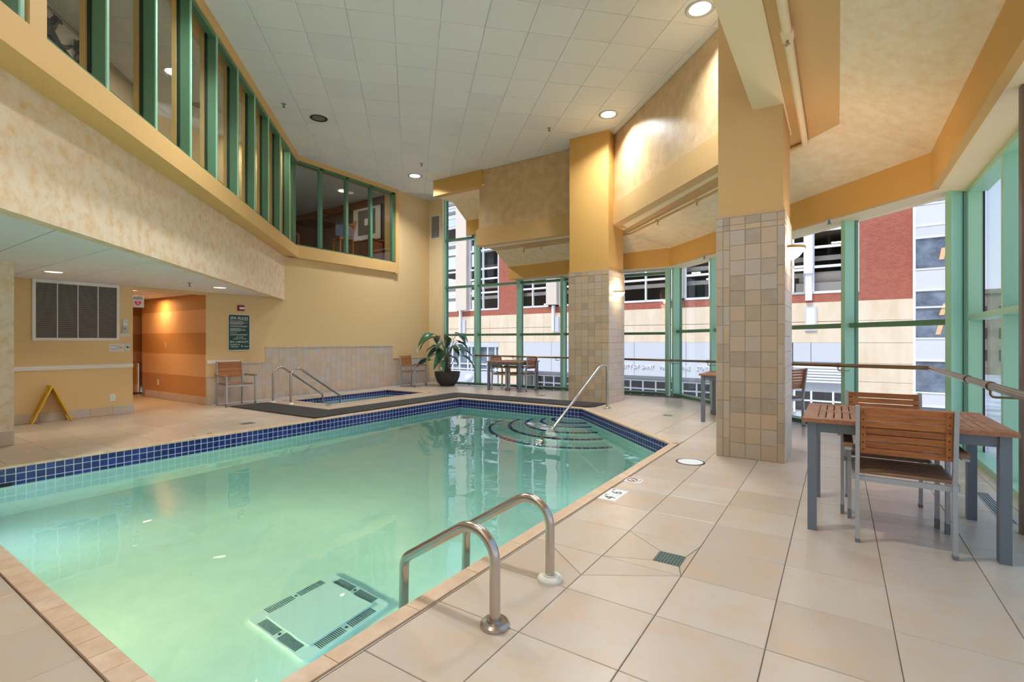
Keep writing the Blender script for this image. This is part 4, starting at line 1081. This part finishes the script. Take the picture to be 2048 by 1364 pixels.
# ================================================================ CEILING FIXTURES
for k, (x, y) in enumerate(HIGH_LIGHTS):
    lab = ['lit round recessed downlight at the far end of the white ceiling', 'lit round recessed downlight above the far column', 'lit round recessed downlight above the near column, largest in view'][k]
    o = thing('ceiling_downlight', lab, 'ceiling light', (x, y, CH), 0)
    MB().lathe([(.135, .006), (.135, -.002), (.17, -.012), (.185, -.004), (.185, 0)], seg=32).build('trim_ring', M['alu'], o, True)
    MB().lathe([(0, -.0035), (.135, -.002)], seg=28).build('lens', M['lamp'], o)
o = thing('ceiling_speaker_light', 'unlit round recessed downlight with black ring in the white ceiling', 'ceiling light', (*DARK_LIGHT, CH))
MB().lathe([(.16, .006), (.16, -.004), (.185, -.012), (.2, -.004), (.2, 0)], seg=32).build('trim_ring', M['white'], o, True)
MB().lathe([(.115, -.003), (.16, -.008)], seg=32).build('black_ring', M['black'], o, True)
MB().lathe([(0, -.004), (.115, -.003)], seg=28).build('lens', M['dimlens'], o)
for k, (x, y) in enumerate(LOW_LIGHTS):
    o = thing('soffit_downlight', ['warm round downlight in the low ceiling above the louvred grille', 'warm round downlight in the low ceiling near the soffit point'][k], 'ceiling light', (x, y, LZ))
    MB().lathe([(.095, .006), (.095, -.002), (.12, -.008), (.13, 0)], seg=24).build('trim_ring', M['white'], o, True)
    MB().lathe([(0, -.003), (.095, -.002)], seg=24).build('lens', M['lampw'], o)
o = thing('alcove_downlight', 'small warm downlight in the ceiling of the alcove', 'ceiling light', (-10.95, 3.78, OPZ+.04))
MB().lathe([(.075, 0), (.095, -.008), (.1, 0)], seg=20).build('trim_ring', M['white'], o, True); MB().lathe([(0, -.003), (.075, -.002)], seg=20).build('lens', M['lampw'], o)
def sprinkler(loc, lab):
    o = thing('fire_sprinkler', lab, 'sprinkler', loc)
    MB().lathe([(0, -.001), (.04, -.006), (.045, 0)], seg=16).build('escutcheon', M['alu'], o, True)
    MB().tube([(0, 0, 0), (0, 0, -.05)], .011, 8).build('body', M['steelgrey'], o)
    MB().lathe([(0, -.066), (.026, -.062), (.026, -.058), (0, -.058)], seg=12).build('deflector', M['steelgrey'], o)
    for s in (-1, 1): MB().tube([(s*.012, 0, -.03), (s*.016, 0, -.05), (0, 0, -.062)], .003, 5).build('yoke', M['steelgrey'], o)
sprinkler((-8.28, 5.10, CH), 'ceiling sprinkler head left of the unlit downlight')
sprinkler((-4.80, 8.60, CH), 'ceiling sprinkler head left of the far column')
sprinkler((-8.31, 8.63, CH), 'ceiling sprinkler head at the far end near the lit downlight')
sprinkler((-8.95, 3.85, LZ), 'sprinkler head in the low ceiling under the soffit')
sprinkler((-.1, 8.12, 2.95), 'small sprinkler head under the window head right of the near column')
sprinkler((-2.2, 10.2, 2.95), 'small sprinkler head under the window head between the columns')
# sprinkler pipes
def pipe(lab, pts, r, heads, col):
    o = thing('sprinkler_pipe', lab, 'pipe')
    MB().tube(pts, r, 12).build('pipe', col, o, True)
    for h in heads:
        h = Vector(h); MB().tube([h, h+Vector((0, 0, -.07))], .010, 8).build('drop', M['brass'], o); MB().lathe([(0, -.085), (.022, -.08), (.022, -.074), (0, -.074)], h, 12).build('head', M['chrome'], o)
        d = Vector((0, .05, 0)); MB().tube([h-d+Vector((0, 0, 0)), h+d], r*1.35, 12).build('fitting', col, o)
pipe('cream painted sprinkler pipe running along the near beam overhead', fillet([(-.33, -1.0, 3.705), (-.33, 6.95, 3.655), (-.56, 7.15, 3.66), (-.95, 7.5, 3.65)], .05), .034, [(-.33, 4.42, 3.675)], M['cream'])
pipe('tan sprinkler pipe under the slanted beam between the columns', [(-1.1, 7.66, 3.60), (-3.72, 10.28, 3.585), (-4.0, 10.33, 3.585)], .02, [(-1.95, 8.51, 3.60), (-2.9, 9.46, 3.59)], M['beam'])
pipe('tan sprinkler pipe under the back beam with an elbow at its left end', fillet([(-6.45, 10.27, 3.45), (-6.45, 10.27, 3.555), (-4.85, 10.27, 3.57)], .05), .02, [(-5.95, 10.27, 3.56)], M['beam'])
# ================================================================ FLOOR FIXTURES
dr = thing('square_floor_drain', 'square perforated grey floor drain set in sloped tiles near the ladder rails', 'drain', (-.82, 2.905, -.005))
MB().box(-.075, .075, -.075, .075, 0, .002).build('well', M['black'], dr)
M['drain'] = mat('drain_grey_green', srgb(120, 140, 130), .5)
mb = MB()
for k in range(9): mb.box(-.073+k*.0175, -.073+k*.0175+.0075, -.075, .075, .002, .005)
for k in range(7): mb.box(-.075, .075, -.073+k*.0232, -.073+k*.0232+.0085, .002, .005)
mb.build('grate', M['drain'], dr)
o = thing('round_skimmer_lid', 'round white skimmer lid with dark rim in the deck by the near column', 'lid', (-1.29, 5.34, .0005))
MB().lathe([(0, .004), (.125, .004), (.128, 0)], seg=32).build('lid', M['signwhite'], o, True)
MB().lathe([(.128, .003), (.145, .003), (.146, 0)], seg=32).build('rim', M['black'], o, True)
def flat_drain(lab, loc, w_, d_):
    o = thing('floor_drain', lab, 'drain', (*loc, 0)); MB().box(-w_/2, w_/2, -d_/2, d_/2, 0, .003).build('plate', M['drain'], o)
    mb = MB(); [mb.box(-w_/2+.01+k*.02, -w_/2+.018+k*.02, -d_/2+.01, d_/2-.01, .003, .0035) for k in range(int(w_/.02)-1)]; mb.build('slots', M['black'], o)['kind'] = 'stuff'
flat_drain('small grey floor drain between the two columns', (-2.414, 8.465), .15, .15)
flat_drain('small grey floor drain in front of the far table', (-5.74, 9.95), .15, .15)
flat_drain('small grey floor drain on the left deck by the pool edge', (-7.58, 4.07), .15, .2)
o = thing('linear_floor_register', 'long narrow slotted floor register beside the right glass wall', 'register', (1.0, 5.19, 0))
MB().box(-.045, .045, -.42, .42, 0, .003).build('plate', M['alu'], o)
for k in range(5): MB().box(-.034+k*.0155, -.026+k*.0155, -.41, .41, .003, .0036).build('slot', M['black'], o)
# depth markers
def marker(lab, loc, body, small, rz):
    o = thing('depth_marker_tile', lab, 'marker', (*loc, 0), rz)
    MB().tile(-.075, .075, -.075, .075, .002, .0008).build('tile', M['signwhite'], o)
    l = link('lettering', text_mesh(body, .135, M['black'], .0004), o, (-.012, -.005, .0023)); l['label'] = 'black numeral'
    link('lettering', text_mesh(small, .035, M['black'], .0004), o, (.048, .045, .0023))
marker('white depth marker tile reading 4 FT on the pool deck', (-1.545, 3.775), '4', 'FT', -PI/2+PI/2+PI/2)
marker('white depth marker tile reading 6 IN on the pool deck', (-1.545, 3.93), '6', 'IN', PI/2)
o = thing('no_diving_tile', 'white tile with red no diving circle on the pool deck', 'marker', (-1.55, 4.35, 0), PI/2)
MB().tile(-.06, .06, -.075, .075, .002, .0008).build('tile', M['signwhite'], o)
MB().tube([(.045*math.cos(a), .045*math.sin(a)+.012, .0022) for a in [2*PI*k/24 for k in range(25)]], .0045, 6).build('red_ring', M['red'], o)
MB().ob((-.03, .04, .0022), (.055, -.06, 0), (.006, .005, 0), (0, 0, .001)).build('red_bar', M['red'], o)
MB().prism([(-.025, -.005), (.018, .03), (.022, .025), (-.018, -.012)], .0021, .0028).build('diver_figure', M['black'], o)
link('lettering', text_mesh('NO DIVING', .016, M['black'], .0003), o, (0, -.055, .0022))
for k, (y, b) in enumerate(((3.15, '4'), (3.35, '6'))):
    o = thing('faded_depth_marker', ['faded worn depth marker reading four at the left pool deck edge', 'faded worn depth marker reading six, nearer the left floor drain'][k], 'marker', (-7.2, y, 0), -PI/2)
    MB().tile(-.07, .07, -.07, .07, .0015, .0005).build('tile', M['coping'], o); link('lettering', text_mesh(b, .12, M['black'], .0003), o, (0, 0, .0016))
# ================================================================ LOUNGE CONTENTS
ta = thing('bar_table', 'dark round pedestal table behind the upper lounge window', 'table', (-11.55, 8.0, 3.36))
MB().lathe([(0, 1.0), (.5, 1.0), (.52, 1.02), (.52, 1.04), (0, 1.045)], seg=32).build('tabletop', M['darkwood'], ta, True)
MB().tube([(0, 0, .03), (0, 0, 1.0)], .04, 12).build('pedestal', M['black'], ta)
MB().lathe([(0, .04), (.28, .015), (.28, 0), (0, 0)], seg=24).build('base', M['black'], ta)
st = thing('lounge_chair', 'wooden slat back bar chair beside the lounge table behind glass', 'chair', (-11.2, 8.62, 3.36), math.radians(170))
M['oak'] = mat('warm_oak', srgb(168, 98, 48), .45)
for sx_ in (-1, 1):
    MB().cbox((sx_*.18, .18, .33), (.035, .035, .66)).build('front_leg', M['oak'], st)
    MB().extr([(sx_*.18-.018, -.2, 0), (sx_*.18-.018, -.165, 0), (sx_*.18-.018, -.165, .66), (sx_*.18-.018, -.25, 1.18), (sx_*.18-.018, -.285, 1.18), (sx_*.18-.018, -.2, .66)], (.036, 0, 0)).build('rear_leg', M['oak'], st)
MB().tile(-.2, .2, -.2, .2, .05, .01, .64).build('seat', M['oak'], st)
for k in range(5): MB().ob((-.16, -.19-.0165*k*1.2, .80+k*.078), (.32, 0, 0), (0, -.015, 0), (0, -.004, .045)).build('back_slat', M['oak'], st)
MB().cbox((0, .18, .25), (.34, .02, .03)).build('foot_rail', M['oak'], st)
for lab, loc, rz in (('dark lounge chair half hidden under the round table behind glass', (-11.75, 7.35, 3.36), math.radians(20)),): dup(st, loc, rz, lab)
ar = thing('framed_picture', 'large cream framed abstract picture on the lounge end wall', 'picture', (-11.62, 9.80, 4.78))
MB().box(-.62, .62, -.03, 0, -.56, .56).build('frame', M['black'], ar)
MB().box(-.6, .6, -.034, -.03, -.54, .54).build('mat_board', M['artpaper'], ar)
MB().box(-.38, .38, -.037, -.034, -.37, .37).build('print', M['artgrey'], ar)
MB().box(-.09, .11, -.039, -.037, -.09, .11).build('centre_square', M['artpaper'], ar)
cb = thing('lounge_cabinet', 'low brown wooden cabinet below the framed picture in the lounge', 'cabinet', (-11.6, 9.55, 3.36))
MB().box(-.75, .75, -.22, .24, 0, .74).build('body', M['brownw'], cb); MB().box(-.78, .78, -.24, .24, .74, .78).build('top', M['brownw'], cb)
for k in range(3): MB().box(-.74+k*.5, -.26+k*.5, -.235, -.22, .05, .7).build('door', M['brownw'], cb)
for k, (x, y) in enumerate(MEZZ_LIGHTS):
    o = thing('lounge_downlight', ['glowing lounge downlight seen through the pane beside the corner', 'glowing lounge downlight seen through the middle bay pane', 'lounge downlight behind the slanted upper panes'][k], 'ceiling light', (x, y, 5.43))
    MB().lathe([(.12, 0), (.15, -.01), (.16, 0)], seg=24).build('trim_ring', M['white'], o, True); MB().lathe([(0, -.004), (.12, -.003)], seg=24).build('lens', M['lampw'] if k < 2 else M['lamp'], o)
o = thing('lounge_ceiling_speaker', 'dark round speaker in the lounge ceiling behind the slanted panes', 'speaker', (-9.39, 4.21, 5.43))
MB().lathe([(0, -.006), (.13, -.006)], seg=24).build('grille', M['dimlens'], o); MB().lathe([(.13, -.004), (.17, -.012), (.18, 0)], seg=24).build('trim_ring', M['white'], o, True)
# large artwork on the slanted lounge wall
aw = thing('lounge_artwork', 'large dark branch picture in thin silver frame in the upper left lounge', 'picture', tuple(on45(-6.20, t45(-7.75, 1.52))+Vector((0, 0, 4.72))), math.radians(-45+180))
# local: x runs along -E45 side, y out of the wall
MB().box(-1.45, 1.45, -.02, .02, -.62, .60).build('backing', M['artpaper'], aw)
MB().box(-1.45, 1.45, -.045, .02, .60, .62).build('frame_bar', M['chrome'], aw); MB().box(-1.45, 1.45, -.045, .02, -.64, -.62).build('frame_bar', M['chrome'], aw)
for s in (-1, 1): MB().box(s*1.45-.01, s*1.45+.01, -.045, .02, -.64, .62).build('frame_bar', M['chrome'], aw)
rr3 = random.Random(5); mb = MB()
for sgn in (-1, 1):
    for k in range(30):
        x, z = rr3.uniform(-1.1, 1.1), rr3.uniform(-.35, .5); a = rr3.uniform(-.6, .6); pts = []
        for q in range(6):
            pts.append((max(-1.4, min(1.4, x)), sgn*.021, max(-.6, min(.58, z)))); x += .16*math.cos(a); z += .16*math.sin(a); a += rr3.uniform(-.5, .5)
        mb.tube(pts, [.085-.014*q for q in range(6)], 5)
mb.build('branches', M['artdark'], aw)['kind'] = 'stuff'
# ================================================================ OUTSIDE
SL = mat('street_asphalt', srgb(150, 150, 152), .9, var=srgb(205, 206, 210), scale=.35)
gm = MB().box(-120, 160, 8, 240, -3.7, -3.5); g0 = gm.build('street_ground', SL); struct(g0)
bd = thing('fire_station_building', 'brick and beige fire station with parking decks across the street', 'building', (0, 23.57, 0), math.atan2(-.061, .998))
M['stonep'] = mat('beige_precast', srgb(236, 216, 188), .8, var=srgb(224, 200, 166), scale=2, stretch=(1, 1, .25))
M['grey_p'] = mat('pale_metal_panel', srgb(205, 206, 208), .6)
M['wframe'] = mat('white_window_frame', srgb(240, 240, 240), .5)
M['spandrel'] = mat('pale_spandrel', srgb(212, 211, 214), .6)
M['dglass'] = mat('dark_window_glass', srgb(48, 46, 44), .08)
M['bglass'] = mat('blue_grey_window_glass', srgb(132, 144, 158), .06, var=srgb(72, 82, 94), scale=1.2)
M['conc'] = mat('deck_concrete', srgb(150, 146, 140), .9)
bk = bpy.data.materials.new('red_brick'); bk.use_nodes = True
_n = bk.node_tree.nodes; _l = bk.node_tree.links; _b = _n['Principled BSDF']; _b.inputs['Roughness'].default_value = .85
_tc = _n.new('ShaderNodeTexCoord'); _sp = _n.new('ShaderNodeSeparateXYZ'); _cb = _n.new('ShaderNodeCombineXYZ'); _br = _n.new('ShaderNodeTexBrick')
_l.new(_tc.outputs['Object'], _sp.inputs[0]); _l.new(_sp.outputs['X'], _cb.inputs['X']); _l.new(_sp.outputs['Z'], _cb.inputs['Y']); _l.new(_cb.outputs[0], _br.inputs['Vector'])
_br.inputs['Color1'].default_value = srgb(172, 92, 70); _br.inputs['Color2'].default_value = srgb(156, 78, 60); _br.inputs['Mortar'].default_value = srgb(192, 136, 116)
_br.inputs['Scale'].default_value = 4.2; _br.inputs['Mortar Size'].default_value = .012
_l.new(_br.outputs[0], _b.inputs['Base Color']); M['brick'] = bk
TOP = 11.5
for s0, s1, z0, z1 in ((-26, .67, 2.85, 3.2), (.67, 2.33, 2.85, 8.2), (-17.26, -15.75, 3.2, TOP), (-26, -24, 3.2, TOP)):
    MB().box(s0, s1, 0, .4, z0, z1).build('brick_wall', bk, bd)
for s0 in range(-26, 0, 4):
    for z0, z1 in ((1.2, 2.05), (2.06, 2.85)): MB().box(s0+.006, min(s0+4, .67)-.006, -.02, .4, z0+.006, z1-.006).build('precast_panel', M['stonep'], bd)
MB().box(-26, 2.3, .05, .4, 1.2, 2.85).build('panel_core', M['conc'], bd)
for s0, s1, zz in ((.67, 2.33, (-3.5, -1.4, -.31, .40, 1.2, 2.07, 2.85)), (-17.28, -15.47, (-3.5, -1.4, -.31, .4, 1.2))):
    for z0, z1 in zip(zz[:-1], zz[1:]): MB().box(s0, s1, -.02, .4, z0+.006, z1-.006).build('precast_panel', M['stonep'], bd)
# parking decks: dark depth, slabs, rails and strip lights
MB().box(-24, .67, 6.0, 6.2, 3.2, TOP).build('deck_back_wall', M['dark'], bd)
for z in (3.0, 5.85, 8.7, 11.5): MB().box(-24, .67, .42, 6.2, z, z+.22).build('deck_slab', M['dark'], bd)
for z in (3.95, 4.62, 6.95, 7.5, 9.8, 10.4): MB().box(-24, .5, .6, .72, z, z+.2).build('deck_rail', M['conc'], bd)
for s_, z in ((-20.9, 10.0), (-20.9, 5.62), (-20.9, 3.6), (-17.5, 5.0), (-15.2, 4.45), (-14.6, 3.45), (-5.9, 4.6), (-5.2, 4.25), (-.45, 4.75), (-.1, 5.4)):
    MB().box(s_-.2, s_+.2, 1.2, 1.3, z, z+.05).build('strip_light', M['lampw'], bd)
# white window grids: (s0, s1, inner verticals, z levels)
def wgrid(s0, s1, vs, zs, z0, z1, wd=.07):
    mb = MB()
    for s in [s0, s1]+vs: mb.box(s-wd/2, s+wd/2, -.03, .1, z0, z1)
    for z in zs: mb.box(s0, s1, -.03, .1, z-.05, z+.05)
    mb.build('window_frame', M['wframe'], bd)
ZL = [3.24, 4.29, 5.15, 5.78, 6.95, 7.76, 8.7, 9.36, 10.05, 10.9]
wgrid(-23.9, -20.76, [-22.4], ZL, 3.2, TOP); wgrid(-19.64, -17.32, [-18.55], ZL, 3.2, TOP)
wgrid(-15.72, -13.75, [-14.78], [3.25, 4.3, 5.3, 6.4], 3.2, TOP); wgrid(-12.95, -9.16, [-11.6, -10.4], [3.25, 4.27, 5.3, 6.4], 3.2, TOP)
wgrid(-9.16, -6.45, [-7.97], [3.25, 4.3, 5.3, 6.4], 3.2, TOP); wgrid(-6.02, -1.14, [-4.92, -3.7, -2.4], [3.25, 4.35, 5.3, 6.4], 3.2, TOP)
wgrid(-.84, .66, [.52], [3.25, 4.30, 5.10, 5.78], 3.2, 5.9)
MB().box(-2.6, .66, -.03, .3, 5.8, 8.2).build('white_parapet', M['wframe'], bd)
wgrid(-1.56, -1.14, [], [3.25, 4.22, 5.05, 5.78], 3.2, 5.9)
MB().box(-1.5, .5, .25, .3, 3.3, 3.68).build('mesh_panel', M['conc'], bd); MB().box(-1.4, .5, .5, .6, 3.72, 4.1).build('parked_car_front', M['conc'], bd)
# pilasters
M['pil'] = mat('cream_pilaster', srgb(222, 206, 186), .7)
for s0, s1, zb, d in ((-20.72, -20.42, 3.22, -.2), (-20.36, -19.66, 3.24, -.35), (-13.74, -13.42, 3.32, -.2), (-13.38, -12.96, 3.3, -.35), (-6.9, -6.46, 3.3, -.2), (-6.42, -6.04, 3.3, -.35)):
    MB().box(s0, s1, d, .2, zb, TOP).build('pilaster', M['pil'], bd)
MB().box(-1.15, -.83, -.3, .1, 4.02, 5.8).build('pilaster', M['wframe'], bd); MB().box(-1.1, -.87, -.22, .1, 2.93, 4.02).build('pilaster_foot', M['wframe'], bd)
for s_ in (-20.36, -13.3, -6.5): MB().box(s_-.07, s_+.07, -.2, -.03, 1.8, 3.26).build('downpipe', M['wframe'], bd)
for s_ in (-20.1, -13.08, -6.3): MB().box(s_-.12, s_+.12, -.12, -.02, 1.78, 2.62).build('sign_box', M['grey_p'], bd)
MB().box(-1.13, -.71, -.1, 0, 1.69, 2.67).build('sign_box', M['grey_p'], bd); MB().box(-1.06, -.78, -.11, -.1, 1.76, 2.6).build('sign_face', M['wframe'], bd)
# street level, left shopfront
MB().box(-26, -17.28, -.05, .4, .89, 1.19).build('lintel', M['grey_p'], bd)
MB().box(-26, -17.28, .12, .2, -.6, .89).build('shop_glass', M['bglass'], bd)
mb = MB()
for s_ in (-24, -22.4, -21.2, -20.58, -19.86, -19.55, -18.9, -18.2, -17.58, -17.3): mb.box(s_-.04, s_+.04, 0, .13, -.6, .89)
for z in (-.19, -.52): mb.box(-26, -17.28, 0, .13, z-.03, z+.03)
mb.build('shop_frame', M['wframe'], bd)
for s0 in (-26, -23.6, -21.4, -19.4): MB().box(s0, s0+2.0, -.02, .4, -3.5, -.62).build('base_panel', M['grey_p'], bd)
# garage bays with lettering
for s0, s1 in ((-15.47, -13.5), (-13.48, -11.2), (-11.18, -8.58), (-8.56, -6.0), (-5.98, -3.6), (-3.58, -1.6)):
    MB().box(s0, s1, -.02, .4, .33, 1.2).build('metal_panel', M['grey_p'], bd); MB().box(s0, s1, -.02, .4, -.46, .32).build('metal_panel', M['grey_p'], bd)
MB().box(-15.47, -1.56, 1.0, 1.1, -3.5, -.46).build('garage_door', M['grey_p'], bd)
mb = MB(); gl = MB()
s_ = -15.3
while s_ < -1.7:
    gl.box(s_+.05, s_+.62, .96, 1.0, -1.14, -.8); gl.box(s_+.05, s_+.62, .96, 1.0, -1.6, -1.24); mb.box(s_-.04, s_+.04, .93, 1.0, -1.65, -.74); s_ += .68
for z in (-.77, -1.19, -1.63): mb.box(-15.4, -1.6, .94, 1.0, z-.03, z+.03)
mb.build('door_frame', M['wframe'], bd); gl.build('door_glass', M['dglass'], bd)
M['letter'] = mat('raised_white_letter', srgb(236, 236, 238), .5)
for word, s_ in (('CITY', -8.93), ('OF', -8.43), ('SAINT', -7.84), ('PAUL', -6.98), ('FIRE', -5.98), ('STATION', -5.04)):
    me = text_mesh(word, .265, M['letter'], .03, 'CENTER', {'CITY': .95, 'STATION': .82}.get(word, .88)); o = link('lettering', me, bd, (s_, -.05, -.015)); o.rotation_euler = (PI/2, 0, 0)
# right bay: panel, louvres, small windows
MB().box(-1.56, -.93, -.02, .4, .42, 1.2).build('metal_panel', M['grey_p'], bd); MB().box(-.91, .62, -.02, .4, .42, 1.2).build('metal_panel', M['grey_p'], bd)
MB().box(-1.56, .66, .2, .4, -3.5, .42).build('bay_wall', M['grey_p'], bd)
for k in range(6): MB().extr([(-1.56, 0, .24-k*.115), (-1.56, -.08, .2-k*.115), (-1.56, -.08, .16-k*.115), (-1.56, .0, .18-k*.115)], (2.2, 0, 0)).build('louvre', M['wframe'], bd)
gl = MB(); mb = MB()
for s0, s1 in ((-1.5, -.95), (-.89, -.21), (-.13, .6)): gl.box(s0, s1, .15, .2, -1.14, -.82); gl.box(s0, s1, .15, .2, -1.6, -1.24); mb.box(s0-.07, s0, .12, .2, -1.7, -.8)
mb.box(-1.56, .62, .12, .2, -1.22, -1.16); gl.build('door_glass', M['dglass'], bd); mb.build('door_frame', M['wframe'], bd)
# glazed tower on the right of the building
TW0, TW1 = 2.36, 3.85
for z0, z1, k in ((-3.5, -1.12, 0), (-1.1, -.66, 1), (-.58, .54, 0), (.57, 1.32, 1), (1.4, 2.47, 0), (2.52, 3.1, 0), (3.14, 3.85, 1), (3.93, 5.03, 0), (5.06, 5.47, 2), (5.5, 6.23, 1), (6.3, 7.2, 0), (7.25, 8.0, 1)):
    MB().box(TW0+.04, TW1, -.12 if k else -.08, .3, z0, z1).build(['tower_glass', 'spandrel_panel', 'blind_panel'][k], [M['bglass'], M['spandrel'], M['grey_p']][k], bd)
mb = MB()
for z in (-1.11, -.62, .555, 1.36, 2.5, 3.12, 3.89, 5.045, 5.485, 6.265, 7.22): mb.box(TW0, TW1, -.14, .1, z-.03, z+.03)
for s_ in (TW0, TW1): mb.box(s_-.04, s_+.04, -.15, .1, -3.5, 8)
mb.build('tower_frame', M['wframe'], bd)
MB().box(-26, -15.5, .41, 7, -3.5, 2.84).build('building_core', M['conc'], bd); MB().box(-15.5, 3.8, 1.3, 7, -3.5, 2.84).build('building_core', M['conc'], bd)
MB().box(.7, 3.8, .42, 7, 2.84, 8).build('building_core', M['conc'], bd)
for s_, z, a in ((3.05, 4.2, .18), (3.05, 2.2, .3), (2.95, 1.5, .25)):
    MB().ob((s_, -.1, z), (.14, 0, 0), (0, .03, 0), (a*.4, 0, .42)).build('orange_column_glimpse', M['stripe_lt'], bd)
# globe lamp outside
o = thing('globe_street_lamp', 'white globe street lamp outside beyond the far window', 'street lamp', (-14.3, 18, -3.5))
MB().tube([(0, 0, 0), (0, 0, 2.8)], .05, 10).build('pole', M['conc'], o); MB().lathe([(.2*math.sin(PI*k/12), 3.05-.2*math.cos(PI*k/12)) for k in range(13)], seg=20).build('globe', M['signwhite'], o, True)
for s in (-1, 1): MB().tube([(0, 0, 2.55), (s*.3, 0, 2.6), (s*.36, 0, 2.75)], .02, 6).build('arm', M['conc'], o)
# far street to the right
M['brownst'] = mat('brown_stone', srgb(150, 134, 116), .9, var=srgb(120, 108, 94), scale=.6)
o = thing('distant_brown_building', 'distant brown stone building down the street at right', 'building', (19.5, 95, -3.5), math.radians(-8))
MB().box(-6, 14, 0, 10, 0, 11.5).build('wall', M['brownst'], o); MB().box(-6.2, 14.2, -.3, 10, 11.5, 12.1).build('cornice', M['brownst'], o)
wm_ = MB().box(-.5, .5, -.08, .05, 0, 1.5).mesh('window', M['dglass'])
for i in range(8):
    for j in range(3): link('window', wm_, o, (-4.6+2.2*i, 0, 2+3.1*j))
M['snow'] = mat('snow', srgb(238, 242, 248), .8)
tag(MB().extr([(6, 20, -3.5), (11, 20, -3.5), (10, 20, -2.5), (7.5, 20, -2.3)], (16, 46, 0)).build('snow_bank', M['snow']), 'long pale snow bank along the street at right', 'snow')
M['bark'] = mat('bare_bark', srgb(110, 92, 80), .9)
for k, (x, y, h) in enumerate(((13.0, 56, 5.2), (16.6, 68, 6.5), (9.3, 40, 4.0))):
    o = thing('bare_tree', ['bare street tree in the middle distance at right', 'bare street tree farthest down the street', 'bare street tree nearest beyond the right glass'][k], 'tree', (x, y, -3.5))
    MB().tube([(0, 0, 0), (.05, 0, h*.4), (0, 0, h*.6)], [.12, .1, .07], 8).build('trunk', M['bark'], o)
    r4 = random.Random(k); mb = MB()
    for q in range(34):
        a = r4.uniform(0, 2*PI); z0 = h*r4.uniform(.3, .6); L_ = h*r4.uniform(.2, .42); mb.tube([(0, 0, z0), (L_*.5*math.cos(a), L_*.5*math.sin(a), z0+L_*.4), (L_*.8*math.cos(a+.4), L_*.8*math.sin(a+.4), z0+L_)], [.04, .025, .01], 5)
    mb.build('branches', M['bark'], o)['kind'] = 'stuff'
o = thing('street_name_sign', 'small green street name sign with white letters outside', 'sign', (4.55, 20.2, -3.5))
MB().tube([(0, 0, 0), (0, 0, 3.6)], .03, 8).build('pole', M['alu'], o); MB().box(-.32, .32, -.03, -.015, 3.05, 3.3).build('blade', mat('sign_green', srgb(20, 120, 90), .5), o)
wtext(o, 'ST', .2, (.16, -.032, 3.17), M['signwhite'], (PI/2, 0, 0))
